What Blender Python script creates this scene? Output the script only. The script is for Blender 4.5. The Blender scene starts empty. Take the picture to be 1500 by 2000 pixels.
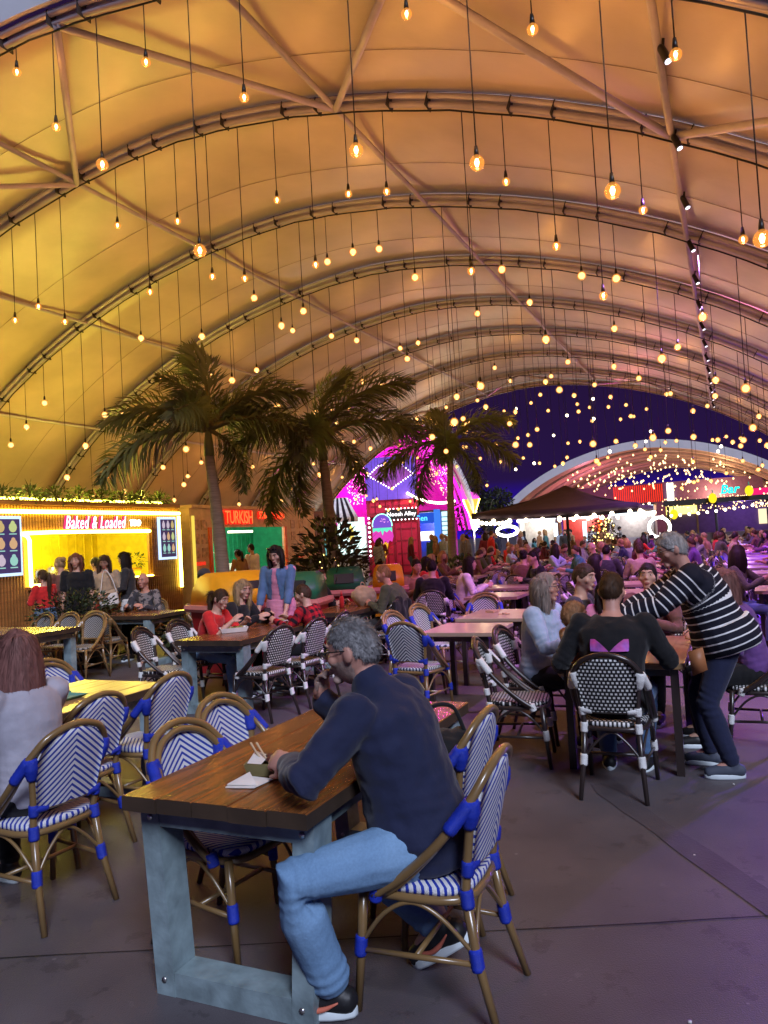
import bpy, math, random
from mathutils import Vector, Matrix, noise as mnoise
R = math.radians
random.seed(7)
SC = bpy.context.scene
COL = SC.collection

# ------------------------------------------------------------------ camera
CAM_H = 1.66
cd = bpy.data.cameras.new('camera'); cam = bpy.data.objects.new('camera', cd); COL.objects.link(cam)
cd.sensor_fit = 'VERTICAL'; cd.sensor_height = 36.0; cd.lens = 27.0; cd.clip_start = .05; cd.clip_end = 1500
pit, rol = R(2.11), R(3.27)
fw = Vector((0, math.cos(pit), math.sin(pit))); u0 = Vector((0, -math.sin(pit), math.cos(pit))); r0 = Vector((1, 0, 0))
rt = r0 * math.cos(rol) - u0 * math.sin(rol); up = r0 * math.sin(rol) + u0 * math.cos(rol)
cam.matrix_world = Matrix(((rt.x, up.x, -fw.x, 0), (rt.y, up.y, -fw.y, 0), (rt.z, up.z, -fw.z, CAM_H), (0, 0, 0, 1)))
SC.camera = cam
# ------------------------------------------------------------------ sky
W = bpy.data.worlds.new('World'); SC.world = W; W.use_nodes = True
wn = W.node_tree; wn.nodes.clear()
wo = wn.nodes.new('ShaderNodeOutputWorld'); bgn = wn.nodes.new('ShaderNodeBackground'); bg2 = wn.nodes.new('ShaderNodeBackground')
sk = wn.nodes.new('ShaderNodeTexSky'); sk.sky_type = 'NISHITA'; sk.sun_disc = False; sk.sun_elevation = R(-6); sk.sun_rotation = R(200)
add = wn.nodes.new('ShaderNodeAddShader')
tc = wn.nodes.new('ShaderNodeTexCoord'); sx = wn.nodes.new('ShaderNodeSeparateXYZ'); rp = wn.nodes.new('ShaderNodeValToRGB')
wn.links.new(tc.outputs['Generated'], sx.inputs[0]); wn.links.new(sx.outputs[2], rp.inputs[0])
e = rp.color_ramp.elements
e[0].position = 0.0; e[0].color = (.020, .005, .50, 1)
e[1].position = 0.25; e[1].color = (.018, .007, .036, 1)
x = rp.color_ramp.elements.new(.045); x.color = (.018, .004, .26, 1)
x = rp.color_ramp.elements.new(.068); x.color = (.019, .007, .058, 1)
wn.links.new(rp.outputs[0], bgn.inputs[0]); bgn.inputs[1].default_value = 1.0
wn.links.new(sk.outputs[0], bg2.inputs[0]); bg2.inputs[1].default_value = .02
wn.links.new(bgn.outputs[0], add.inputs[0]); wn.links.new(bg2.outputs[0], add.inputs[1]); wn.links.new(add.outputs[0], wo.inputs[0])
# ------------------------------------------------------------------ sun (added: stands in for unseen cool night lamps behind the camera)
sd = bpy.data.lights.new('stand_in_sun', 'SUN'); sd.energy = 3.2; sd.angle = R(18); sd.color = (.72, .79, 1.0)
stand_in_sun = bpy.data.objects.new('stand_in_sun', sd); COL.objects.link(stand_in_sun)
stand_in_sun.rotation_euler = Vector((-.24, .72, -.66)).to_track_quat('-Z', 'Y').to_euler()
# ------------------------------------------------------------------ exposure
SC.view_settings.view_transform = 'Standard'; SC.view_settings.look = 'None'; SC.view_settings.exposure = 0.0; SC.view_settings.gamma = 1.0
SC.cycles.use_denoising = True; SC.cycles.max_bounces = 6; SC.cycles.diffuse_bounces = 3; SC.cycles.glossy_bounces = 2
SC.cycles.transparent_max_bounces = 12; SC.cycles.sample_clamp_indirect = 4.0; SC.cycles.caustics_reflective = False; SC.cycles.caustics_refractive = False
SC.cycles.use_light_tree = True

# ------------------------------------------------------------------ frame of the tent: t along its axis, l across (right +)
YAW = 0.4212
AX = Vector((math.sin(YAW), math.cos(YAW), 0)); BX = Vector((math.cos(YAW), -math.sin(YAW), 0))
def T(t, l, z=0.0): return AX * t + BX * l + Vector((0, 0, z))
def face(dt, dl):                      # z rotation that turns local +y towards (dt,dl)
    v = AX * dt + BX * dl
    return math.atan2(-v.x, v.y)
TENTROT = -YAW                         # local y -> +t, local x -> +l

# ------------------------------------------------------------------ materials
MATS = {}
def mth(nt, op, a, b=None, c=None):
    n = nt.nodes.new('ShaderNodeMath'); n.operation = op
    for i, v in enumerate((a, b, c)):
        if v is None: continue
        if isinstance(v, (int, float)): n.inputs[i].default_value = v
        else: nt.links.new(v, n.inputs[i])
    return n.outputs[0]
def mixc(nt, fac, a, b):
    n = nt.nodes.new('ShaderNodeMix'); n.data_type = 'RGBA'
    for s, v in ((0, fac), (6, a), (7, b)):
        if isinstance(v, (int, float)): n.inputs[s].default_value = v
        elif isinstance(v, (tuple, list)): n.inputs[s].default_value = tuple(v)[:3] + (1,)
        else: nt.links.new(v, n.inputs[s])
    return n.outputs[2]
def mat(name, col=(.5, .5, .5), rough=.6, metal=0., spec=.4, var=.18, nscale=6., bump=0., bscale=60., stretch=None, sheen=0., emis=None, estr=0., colfn=None, coat=0., coord='Object'):
    if name in MATS: return MATS[name]
    m = bpy.data.materials.new(name); m.use_nodes = True; nt = m.node_tree
    b = nt.nodes['Principled BSDF']
    b.inputs['Roughness'].default_value = rough; b.inputs['Metallic'].default_value = metal; b.inputs['Specular IOR Level'].default_value = spec
    if coat: b.inputs['Coat Weight'].default_value = coat; b.inputs['Coat Roughness'].default_value = .15
    if sheen: b.inputs['Sheen Weight'].default_value = sheen
    tcn = nt.nodes.new('ShaderNodeTexCoord'); src = tcn.outputs[coord]
    if stretch:
        mp = nt.nodes.new('ShaderNodeMapping'); mp.inputs['Scale'].default_value = stretch; nt.links.new(src, mp.inputs[0]); src2 = mp.outputs[0]
    else: src2 = src
    nz = nt.nodes.new('ShaderNodeTexNoise'); nz.inputs['Scale'].default_value = nscale; nz.inputs['Detail'].default_value = 4; nt.links.new(src2, nz.inputs['Vector'])
    if colfn: c = colfn(nt, tcn)
    else: c = tuple(col)
    f = nt.nodes.new('ShaderNodeMapRange'); f.inputs[1].default_value = .25; f.inputs[2].default_value = .75; f.inputs[3].default_value = 1 - var; f.inputs[4].default_value = 1 + var
    nt.links.new(nz.outputs[0], f.inputs[0])
    mx = nt.nodes.new('ShaderNodeMix'); mx.data_type = 'RGBA'; mx.blend_type = 'MULTIPLY'; mx.inputs[0].default_value = 1.0
    if isinstance(c, tuple): mx.inputs[6].default_value = c[:3] + (1,)
    else: nt.links.new(c, mx.inputs[6])
    nt.links.new(f.outputs[0], mx.inputs[7]); nt.links.new(mx.outputs[2], b.inputs['Base Color'])
    if bump:
        n2 = nt.nodes.new('ShaderNodeTexNoise'); n2.inputs['Scale'].default_value = bscale; n2.inputs['Detail'].default_value = 3; nt.links.new(src2, n2.inputs['Vector'])
        bp = nt.nodes.new('ShaderNodeBump'); bp.inputs['Strength'].default_value = bump; bp.inputs['Distance'].default_value = .02
        nt.links.new(n2.outputs[0], bp.inputs['Height']); nt.links.new(bp.outputs[0], b.inputs['Normal'])
    if emis:
        b.inputs['Emission Color'].default_value = tuple(emis) + (1,); b.inputs['Emission Strength'].default_value = estr
    MATS[name] = m
    return m
def glow(name, col, strength, sample=True):
    if name in MATS: return MATS[name]
    m = bpy.data.materials.new(name); m.use_nodes = True; nt = m.node_tree; nt.nodes.clear()
    o = nt.nodes.new('ShaderNodeOutputMaterial'); em = nt.nodes.new('ShaderNodeEmission')
    em.inputs[0].default_value = tuple(col) + (1,); em.inputs[1].default_value = strength
    nt.links.new(em.outputs[0], o.inputs[0])
    if not sample: m.cycles.emission_sampling = 'NONE'
    MATS[name] = m
    return m
def uvsep(nt):
    u = nt.nodes.new('ShaderNodeUVMap'); s = nt.nodes.new('ShaderNodeSeparateXYZ'); nt.links.new(u.outputs[0], s.inputs[0])
    return s.outputs[0], s.outputs[1]
def chevron_fn(white, blue, period=.030, duty=.42):
    def fn(nt, tcn):
        u, v = uvsep(nt)
        s = mth(nt, 'ADD', mth(nt, 'MULTIPLY', mth(nt, 'ABSOLUTE', u), .85), v)
        fr = mth(nt, 'FRACT', mth(nt, 'DIVIDE', s, period))
        # weave steps: tiny strand modulation
        w = mth(nt, 'FRACT', mth(nt, 'DIVIDE', mth(nt, 'ADD', u, v), .0065))
        shade = mth(nt, 'MULTIPLY_ADD', w, .22, .80)
        m1 = mixc(nt, mth(nt, 'LESS_THAN', fr, duty), white, blue)
        mm = nt.nodes.new('ShaderNodeMix'); mm.data_type = 'RGBA'; mm.blend_type = 'MULTIPLY'; mm.inputs[0].default_value = 1
        nt.links.new(m1, mm.inputs[6]); nt.links.new(shade, mm.inputs[7])
        return mm.outputs[2]
    return fn
def dots_fn(nt, tcn):
    u, v = uvsep(nt)
    p = .0235
    row = mth(nt, 'FLOOR', mth(nt, 'DIVIDE', v, p))
    off = mth(nt, 'MULTIPLY', mth(nt, 'FLOORED_MODULO', row, 2.0), .5)
    fu = mth(nt, 'SUBTRACT', mth(nt, 'FRACT', mth(nt, 'ADD', mth(nt, 'DIVIDE', u, p * 1.12), off)), .5)
    fv = mth(nt, 'SUBTRACT', mth(nt, 'FRACT', mth(nt, 'DIVIDE', v, p)), .5)
    a = mth(nt, 'LESS_THAN', mth(nt, 'ABSOLUTE', fu), .27); b = mth(nt, 'LESS_THAN', mth(nt, 'ABSOLUTE', fv), .27)
    return mixc(nt, mth(nt, 'MULTIPLY', a, b), (.008, .008, .010), (.80, .80, .78))
def seg_stripes(base, line, period, duty):
    def fn(nt, tcn):
        at = nt.nodes.new('ShaderNodeAttribute'); at.attribute_name = 'seg'
        fr = mth(nt, 'FRACT', mth(nt, 'DIVIDE', at.outputs['Fac'], period))
        return mixc(nt, mth(nt, 'LESS_THAN', fr, duty), base, line)
    return fn
def plaid_fn(nt, tcn):
    at = nt.nodes.new('ShaderNodeAttribute'); at.attribute_name = 'seg'
    s = nt.nodes.new('ShaderNodeSeparateXYZ'); nt.links.new(tcn.outputs['Object'], s.inputs[0])
    a = mth(nt, 'LESS_THAN', mth(nt, 'FRACT', mth(nt, 'DIVIDE', at.outputs['Fac'], .075)), .5)
    b = mth(nt, 'LESS_THAN', mth(nt, 'FRACT', mth(nt, 'DIVIDE', mth(nt, 'ADD', s.outputs[0], 2.), .075)), .5)
    k = mth(nt, 'MULTIPLY', mth(nt, 'ADD', a, b), .5)
    return mixc(nt, k, (.42, .012, .02), (.012, .008, .012))
def camo_fn(nt, tcn):
    v = nt.nodes.new('ShaderNodeTexNoise'); v.inputs['Scale'].default_value = 14; nt.links.new(tcn.outputs['Object'], v.inputs['Vector'])
    return mixc(nt, mth(nt, 'GREATER_THAN', v.outputs[0], .52), (.05, .05, .06), (.22, .2, .2))
def wood_fn(dark, light, sc=3.):
    def fn(nt, tcn):
        oi = nt.nodes.new('ShaderNodeObjectInfo')
        mp = nt.nodes.new('ShaderNodeMapping'); mp.inputs['Scale'].default_value = (sc * 5, sc * .5, sc * 5)
        ad = nt.nodes.new('ShaderNodeVectorMath'); ad.operation = 'ADD'
        nt.links.new(tcn.outputs['Object'], ad.inputs[0])
        cb = nt.nodes.new('ShaderNodeCombineXYZ'); nt.links.new(mth(nt, 'MULTIPLY', oi.outputs['Random'], 37.0), cb.inputs[1]); nt.links.new(cb.outputs[0], ad.inputs[1])
        nt.links.new(ad.outputs[0], mp.inputs[0])
        n = nt.nodes.new('ShaderNodeTexNoise'); n.inputs['Scale'].default_value = 2.2; n.inputs['Detail'].default_value = 8; n.inputs['Distortion'].default_value = 1.2
        nt.links.new(mp.outputs[0], n.inputs['Vector'])
        f = nt.nodes.new('ShaderNodeMapRange'); f.inputs[1].default_value = .3; f.inputs[2].default_value = .72; nt.links.new(n.outputs[0], f.inputs[0])
        return mixc(nt, f.outputs[0], dark, light)
    return fn

# ------------------------------------------------------------------ mesh helpers
class MB:
    def __init__(s): s.v = []; s.f = []; s.m = []; s.uv = None
    def add(s, vs, fs, mi=0):
        o = len(s.v); s.v += [tuple(p) for p in vs]; s.f += [tuple(i + o for i in f) for f in fs]; s.m += [mi] * len(fs)
    def box(s, c, d, mi=0, rot=None):
        vs = [Vector((x * d[0] / 2, y * d[1] / 2, z * d[2] / 2)) for x in (-1, 1) for y in (-1, 1) for z in (-1, 1)]
        if rot is not None: vs = [rot @ p for p in vs]
        c = Vector(c); s.add([p + c for p in vs], [(0, 1, 3, 2), (4, 6, 7, 5), (0, 4, 5, 1), (2, 3, 7, 6), (0, 2, 6, 4), (1, 5, 7, 3)], mi)
    def tube(s, pts, r, n=8, mi=0, closed=False, cap=True, flat=1.0):
        pts = [Vector(p) for p in pts]; k = len(pts)
        rr = r if isinstance(r, (list, tuple)) else [r] * k
        rings = []; nrm = None
        for i, p in enumerate(pts):
            if closed: d = pts[(i + 1) % k] - pts[i - 1]
            else: d = pts[min(i + 1, k - 1)] - pts[max(i - 1, 0)]
            d = d.normalized() if d.length > 1e-9 else Vector((0, 0, 1))
            if nrm is None:
                a = Vector((0, 0, 1)) if abs(d.z) < .9 else Vector((1, 0, 0)); nrm = (a - d * a.dot(d)).normalized()
            else:
                nrm = nrm - d * nrm.dot(d); nrm = nrm.normalized() if nrm.length > 1e-6 else d.orthogonal().normalized()
            bn = d.cross(nrm)
            rings.append([p + nrm * math.cos(2 * math.pi * j / n) * rr[i] + bn * math.sin(2 * math.pi * j / n) * rr[i] * flat for j in range(n)])
        vs = [q for g in rings for q in g]; fs = []
        m = k if closed else k - 1
        for i in range(m):
            i2 = (i + 1) % k
            for j in range(n): fs.append((i * n + j, i * n + (j + 1) % n, i2 * n + (j + 1) % n, i2 * n + j))
        if cap and not closed: fs.append(tuple(range(n))[::-1]); fs.append(tuple((k - 1) * n + j for j in range(n)))
        s.add(vs, fs, mi)
    def limb(s, pts, rad, n=12, mi=0, flat=1.0, ref=None):   # closed rounded tapered limb; flat squashes along ref normal
        pts = [Vector(p) for p in pts]
        d0 = (pts[0] - pts[1]).normalized(); d1 = (pts[-1] - pts[-2]).normalized()
        P = [pts[0] + d0 * rad[0] * .82, pts[0] + d0 * rad[0] * .5] + pts + [pts[-1] + d1 * rad[-1] * .5, pts[-1] + d1 * rad[-1] * .82]
        Q = [rad[0] * .3, rad[0] * .82] + list(rad) + [rad[-1] * .82, rad[-1] * .3]
        s.tube(P, Q, n, mi, flat=flat)
    def ring_loft(s, rings, mi=0):                            # rings: lists of equal length, closed with caps
        n = len(rings[0]); vs = [q for g in rings for q in g]; fs = []
        for i in range(len(rings) - 1):
            for j in range(n): fs.append((i * n + j, i * n + (j + 1) % n, (i + 1) * n + (j + 1) % n, (i + 1) * n + j))
        fs.append(tuple(range(n))[::-1]); fs.append(tuple((len(rings) - 1) * n + j for j in range(n)))
        s.add(vs, fs, mi)
    def ball(s, c, r, n=10, m=7, mi=0, fn=None, mtx=None):
        c = Vector(c); r = (r, r, r) if isinstance(r, (int, float)) else r
        vs = []; fs = []
        def pt(th, ph):
            d = Vector((math.sin(th) * math.cos(ph), math.sin(th) * math.sin(ph), math.cos(th)))
            p = Vector((d.x * r[0], d.y * r[1], d.z * r[2]))
            if fn: p = fn(d, p)
            if mtx: p = mtx @ p
            return p + c
        vs.append(pt(0, 0))
        for i in range(1, m):
            for j in range(n): vs.append(pt(math.pi * i / m, 2 * math.pi * j / n))
        vs.append(pt(math.pi, 0))
        for j in range(n): fs.append((0, 1 + j, 1 + (j + 1) % n))
        for i in range(m - 2):
            for j in range(n): fs.append((1 + i * n + j, 1 + (i + 1) * n + j, 1 + (i + 1) * n + (j + 1) % n, 1 + i * n + (j + 1) % n))
        L = len(vs) - 1; b0 = 1 + (m - 2) * n
        for j in range(n): fs.append((L, b0 + (j + 1) % n, b0 + j))
        s.add(vs, fs, mi)
    def mesh(s, name, mats, smooth=True, uvfn=None):
        me = bpy.data.meshes.new(name); me.from_pydata(s.v, [], s.f)
        for m in (mats if isinstance(mats, (list, tuple)) else [mats]): me.materials.append(m)
        if any(s.m): me.polygons.foreach_set('material_index', s.m)
        if smooth: me.polygons.foreach_set('use_smooth', [True] * len(me.polygons))
        if uvfn:
            uv = me.uv_layers.new(name='UVMap')
            for lp in me.loops: uv.data[lp.index].uv = uvfn(me.vertices[lp.vertex_index].co)
        me.validate(); me.update()
        return me
    def obj(s, name, mats, parent=None, smooth=True, uvfn=None, loc=None, rot=0.):
        return link(name, s.mesh(name, mats, smooth, uvfn), parent, loc, rot)
def link(name, me, parent=None, loc=None, rot=0.):
    o = bpy.data.objects.new(name, me); COL.objects.link(o)
    if loc is not None: o.location = loc
    if rot: o.rotation_euler = (0, 0, rot)
    if parent is not None: o.parent = parent
    return o
def thing(name, label, cat, loc=(0, 0, 0), rot=0., group=None):
    o = link(name, None, None, loc, rot); tag(o, label, cat, group); return o
def tag(o, label=None, cat=None, group=None, kind=None):
    if label: o['label'] = label
    if cat: o['category'] = cat
    if group: o['group'] = group
    if kind: o['kind'] = kind
    return o
def copy_tree(o, parent=None):
    c = o.copy(); COL.objects.link(c); c.parent = parent
    for ch in list(o.children): copy_tree(ch, c)
    return c
def catmull(P, sub=4, closed=False):
    P = [Vector(p) for p in P]; out = []; n = len(P)
    for i in range(n if closed else n - 1):
        p0 = P[(i - 1) % n] if closed or i > 0 else P[0] * 2 - P[1]
        p1 = P[i]; p2 = P[(i + 1) % n]
        p3 = P[(i + 2) % n] if closed or i + 2 < n else P[-1] * 2 - P[-2]
        for k in range(sub):
            t = k / sub
            out.append(.5 * ((2 * p1) + (p2 - p0) * t + (2 * p0 - 5 * p1 + 4 * p2 - p3) * t * t + (3 * p1 - p0 - 3 * p2 + p3) * t ** 3))
    if not closed: out.append(P[-1])
    return out
def text_mesh(name, body, size, matl, parent, loc, rotm, extrude=.008, bevel=0., shear=0., align='CENTER', spacing=1.0):
    cu = bpy.data.curves.new(name, 'FONT'); cu.body = body; cu.size = size; cu.extrude = extrude; cu.bevel_depth = bevel; cu.bevel_resolution = 1
    cu.shear = shear; cu.align_x = align; cu.align_y = 'CENTER'; cu.space_character = spacing; cu.resolution_u = 3
    o = bpy.data.objects.new(name, cu); COL.objects.link(o); cu.materials.append(matl)
    o.matrix_local = Matrix.Translation(loc) @ rotm.to_4x4(); o.parent = parent
    TEXTS.append(o); return o
TEXTS = []
BLOBS = []
def blob(name, mb, mats, parent, voxel, smooth=2, post=None):
    me = mb.mesh(name, mats)
    o = link(name, me, parent)
    r = o.modifiers.new('r', 'REMESH'); r.mode = 'VOXEL'; r.voxel_size = voxel; r.use_smooth_shade = True
    if smooth:
        sm = o.modifiers.new('s', 'SMOOTH'); sm.iterations = smooth; sm.factor = .5
    BLOBS.append((o, mats if isinstance(mats, (list, tuple)) else [mats], post)); return o
def flush():
    if BLOBS or TEXTS:
        bpy.context.view_layer.update(); dg = bpy.context.evaluated_depsgraph_get()
        for o, mats, post in BLOBS:
            me = bpy.data.meshes.new_from_object(o.evaluated_get(dg)); me.name = o.name
            me.materials.clear()
            for m in mats: me.materials.append(m)
            me.polygons.foreach_set('material_index', [0] * len(me.polygons))
            me.polygons.foreach_set('use_smooth', [True] * len(me.polygons))
            if post: post(me)
            o['_n'] = 1; old = o.data; o.modifiers.clear(); o.data = me; del o['_n']
        for o in list(TEXTS):
            me = bpy.data.meshes.new_from_object(o.evaluated_get(dg)); nm = o.name; p = o.parent; ml = o.matrix_local.copy()
            bpy.data.objects.remove(o); n = link(nm.split('.')[0], me, p); n.matrix_local = ml
        BLOBS.clear(); TEXTS.clear()

# ================================================================== SETTING
M_floor = None
def floor_fn(nt, tcn):
    n = nt.nodes.new('ShaderNodeTexNoise'); n.inputs['Scale'].default_value = .9; n.inputs['Detail'].default_value = 6; nt.links.new(tcn.outputs['Object'], n.inputs['Vector'])
    n2 = nt.nodes.new('ShaderNodeTexNoise'); n2.inputs['Scale'].default_value = 240; nt.links.new(tcn.outputs['Object'], n2.inputs['Vector'])
    v = nt.nodes.new('ShaderNodeTexVoronoi'); v.inputs['Scale'].default_value = 2.3; nt.links.new(tcn.outputs['Object'], v.inputs['Vector'])
    a = mixc(nt, mth(nt, 'MULTIPLY', mth(nt, 'SUBTRACT', n.outputs[0], .3), 2.0), (.070, .060, .068), (.125, .108, .118))
    b = mixc(nt, mth(nt, 'MULTIPLY', mth(nt, 'GREATER_THAN', n2.outputs[0], .64), .35), a, (.16, .14, .14))
    n3 = nt.nodes.new('ShaderNodeTexNoise'); n3.inputs['Scale'].default_value = 4.5; n3.inputs['Detail'].default_value = 8; n3.inputs['Roughness'].default_value = .7; nt.links.new(tcn.outputs['Object'], n3.inputs['Vector'])
    b = mixc(nt, mth(nt, 'MULTIPLY', mth(nt, 'GREATER_THAN', n3.outputs[0], .60), .45), b, (.045, .038, .042))
    b = mixc(nt, mth(nt, 'MULTIPLY', mth(nt, 'LESS_THAN', n3.outputs[0], .36), .30), b, (.17, .15, .16))
    spots = mth(nt, 'MULTIPLY', mth(nt, 'LESS_THAN', v.outputs['Distance'], .022), .6)
    return mixc(nt, spots, b, (.22, .2, .21))
mat('floor_asphalt', colfn=floor_fn, rough=.5, spec=.4, bump=.25, bscale=160, var=.12, nscale=3)
g = MB(); S = 400
g.add([(-S, -S, 0), (S, -S, 0), (S, S, 0), (-S, S, 0)], [(0, 1, 2, 3)])
tag(g.obj('ground', MATS['floor_asphalt'], smooth=False), kind='structure')
mat('joint_dark', (.012, .011, .012), .9)
def joint(p, q, w=.009, jig=.003):
    m = MB(); n = 40; L = []; p = Vector(p); q = Vector(q); d = (q - p).normalized(); s = Vector((-d.y, d.x, 0))
    for i in range(n + 1):
        c = p.lerp(q, i / n) + s * random.uniform(-jig, jig); ww = w * random.uniform(.5, 1.2)
        L += [c + s * ww / 2 + Vector((0, 0, .004)), c - s * ww / 2 + Vector((0, 0, .004))]
    m.add(L, [(2 * i, 2 * i + 1, 2 * i + 3, 2 * i + 2) for i in range(n)])
    tag(m.obj('pavement_joint', MATS['joint_dark'], smooth=False), kind='structure')
joint((-4.5, 3.30, 0), (3.4, 3.26, 0)); joint(T(11.5, -9), T(12.0, 4))
mat('floor_strip_dark', (.074, .063, .072), .6, var=.25, nscale=5, bump=.2, bscale=120)  # slightly darker strip laid just above the floor
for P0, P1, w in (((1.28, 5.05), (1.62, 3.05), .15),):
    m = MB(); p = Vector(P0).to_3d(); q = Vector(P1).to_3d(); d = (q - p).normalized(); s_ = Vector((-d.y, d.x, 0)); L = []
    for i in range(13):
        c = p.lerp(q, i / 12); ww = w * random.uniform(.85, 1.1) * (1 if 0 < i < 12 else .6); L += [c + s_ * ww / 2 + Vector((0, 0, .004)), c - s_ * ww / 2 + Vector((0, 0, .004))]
    m.add(L, [(2 * i, 2 * i + 1, 2 * i + 3, 2 * i + 2) for i in range(12)]); tag(m.obj('floor_strip', MATS['floor_strip_dark'], smooth=False), kind='structure')
# litter specks on the floor
mat('litter_paper', (.7, .68, .65), .8)
for (px, py) in ((1.45, 3.9), (.92, 2.62), (2.1, 4.9), (-1.0, 5.4)):
    m = MB(); k = 5; rr = random.uniform(.004, .008)
    ring = [Vector((px + math.cos(6.283 * i / k) * rr * random.uniform(.6, 1.4), py + math.sin(6.283 * i / k) * rr * random.uniform(.6, 1.4), 0)) for i in range(k)]
    m.ring_loft([[q + Vector((0, 0, .001)) for q in ring], [q + Vector((0, 0, .006)) for q in ring]])
    tag(m.obj('litter_scrap', MATS['litter_paper']), 'tiny pale scrap of paper lying on the dark pavement', 'litter', 'scraps on the pavement')

# ------------------------------------------------------------------ dome shelters
mat('roof_fabric', (.50, .42, .32), .35, spec=.65, var=.2, nscale=.9, bump=.34, bscale=3.4, stretch=(1, 1, 1.6))
mat('arch_steel', (.46, .43, .47), .45, metal=.1, spec=.5, nscale=3)
mat('fascia_vinyl', (.62, .62, .66), .5, var=.06, nscale=2)
mat('strap_dark', (.03, .028, .03), .6); mat('cable_black', (.006, .006, .006), .5)
ZB, ZC, HW, LC, PW = .686, 7.15, 10.14, -6.29, 1.127
def dome(th, lc=LC, zc=ZC, hw=HW):
    c, s = math.cos(th), math.sin(th)
    return lc + hw * math.copysign(abs(c) ** PW, c), ZB + (zc - ZB) * max(s, 0) ** PW
def dome_z(l, lc=LC, zc=ZC, hw=HW):
    u = min(.9999, abs(l - lc) / hw) ** (1 / PW); return ZB + (zc - ZB) * (math.sqrt(1 - u * u)) ** PW
TH0, TH1 = R(159), R(21)
def dome_line(t, n, dz=0., lc=LC, dr=0., **k):
    out = []
    for i in range(n + 1):
        th = TH0 + (TH1 - TH0) * i / n; l, z = dome(th, lc, **k)
        nl, nz = math.cos(th), math.sin(th); out.append(T(t, l + nl * dr, z + nz * dr + dz))
    return out
ARCH_T = [5.72] + [5.07 + 3 * i for i in range(1, 8)] + [28.25]
shelter = thing('dome_shelter', 'large barrel vaulted fabric shelter with steel arches over the dining tables', 'shelter', (0, 0, 0))
def fab(t0, t1, name, lc=LC, parent=None, nn=40, m='roof_fabric', **k):
    mb = MB(); ns = 6; rows = []
    for j in range(ns + 1):
        f = j / ns; sag = -.10 * 4 * f * (1 - f)
        rows.append(dome_line(t0 + (t1 - t0) * f, nn, 0, lc, dr=.12 + sag, **k))
    mb.add([p for r_ in rows for p in r_], [(j * (nn + 1) + i, j * (nn + 1) + i + 1, (j + 1) * (nn + 1) + i + 1, (j + 1) * (nn + 1) + i) for j in range(ns) for i in range(nn)])
    o = mb.obj(name, MATS[m], parent); sm = o.modifiers.new('thickness', 'SOLIDIFY'); sm.thickness = .012
    return o
for a, b in zip(ARCH_T, ARCH_T[1:]):
    pn = fab(a + .02, b - .02, 'roof_panel', parent=shelter)
    for f_ in (.55,):
        sm_ = MB(); sm_.tube(dome_line(a + (b - a) * f_, 48, 0, dr=.10 - .10 * 4 * f_ * (1 - f_)), .004, 4); sm_.obj('fabric_seam', mat('seam_thread', (.30, .24, .17), .5), pn)
def arch(t, parent, lc=LC, n=56, straps=True, **k):
    mb = MB()
    for dr, dt in ((.045, -.055), (.045, .055), (-.03, 0)):
        mb.tube([p + AX * dt for p in dome_line(t, n, 0, lc, dr=dr, **k)], .034, 7)
    o = mb.obj('arch', MATS['arch_steel'], parent)
    if straps:
        sb = MB(); pl = dome_line(t, 48, 0, lc, dr=.008, **k)
        for i in range(1, 48):
            if i % 3 == 0: continue
            d = (pl[i + 1] - pl[i - 1]).normalized(); nrm = AX.cross(d); rot = Matrix((AX, d, nrm)).transposed()
            sb.box(pl[i] + nrm * .008, (.185, .012, .148), 0, rot)
        q = sb.obj('lashing_straps', MATS['strap_dark'], o, smooth=False); q['kind'] = 'stuff'
        cb = MB(); cb.tube([p + Vector((0, 0, -.012 - .018 * abs(math.sin(i * 1.9)))) for i, p in enumerate(dome_line(t, n, 0, lc, dr=-.075, **k))], .011, 5)
        cb.obj('light_cable', MATS['cable_black'], o)
    return o
for t in ARCH_T: arch(t, shelter)
PUR = [-13.6, -10.95, -8.07, -3.95, -.27, 1.6]
def purlin(l, t0, t1, dr=-.02, r=.034, parent=shelter):
    mb = MB(); z = dome_z(l) - .02; mb.tube([T(t0, l, z + dr), T((t0 + t1) / 2, l, z + dr - .02), T(t1, l, z + dr)], r, 8); mb.obj('purlin', MATS['arch_steel'], parent)
for l in PUR: purlin(l, ARCH_T[0], ARCH_T[-1])
def brace(ta, la, tb, lb):
    mb = MB(); mb.tube([T(ta, la, dome_z(la) - .06), T(tb, lb, dome_z(lb) - .06)], .04, 8); mb.obj('brace', MATS['arch_steel'], shelter)
for (ta, la, tb, lb) in ((5.72, -5.9, 8.07, -3.95), (5.72, -5.9, 8.07, -8.07), (5.72, -2.2, 8.07, -3.95), (5.72, -2.2, 8.07, -.27), (5.72, 1.7, 8.07, -.27), (5.72, -10.2, 8.07, -8.07),
                         (5.72, -10.2, 8.07, -10.95), (26.07, -6.3, 28.25, -3.95), (26.07, -6.3, 28.25, -8.07), (26.07, -2.2, 28.25, -.27), (26.07, -2.2, 28.25, -3.95), (26.07, -10.95, 28.25, -8.07)): brace(ta, la, tb, lb)
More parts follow.
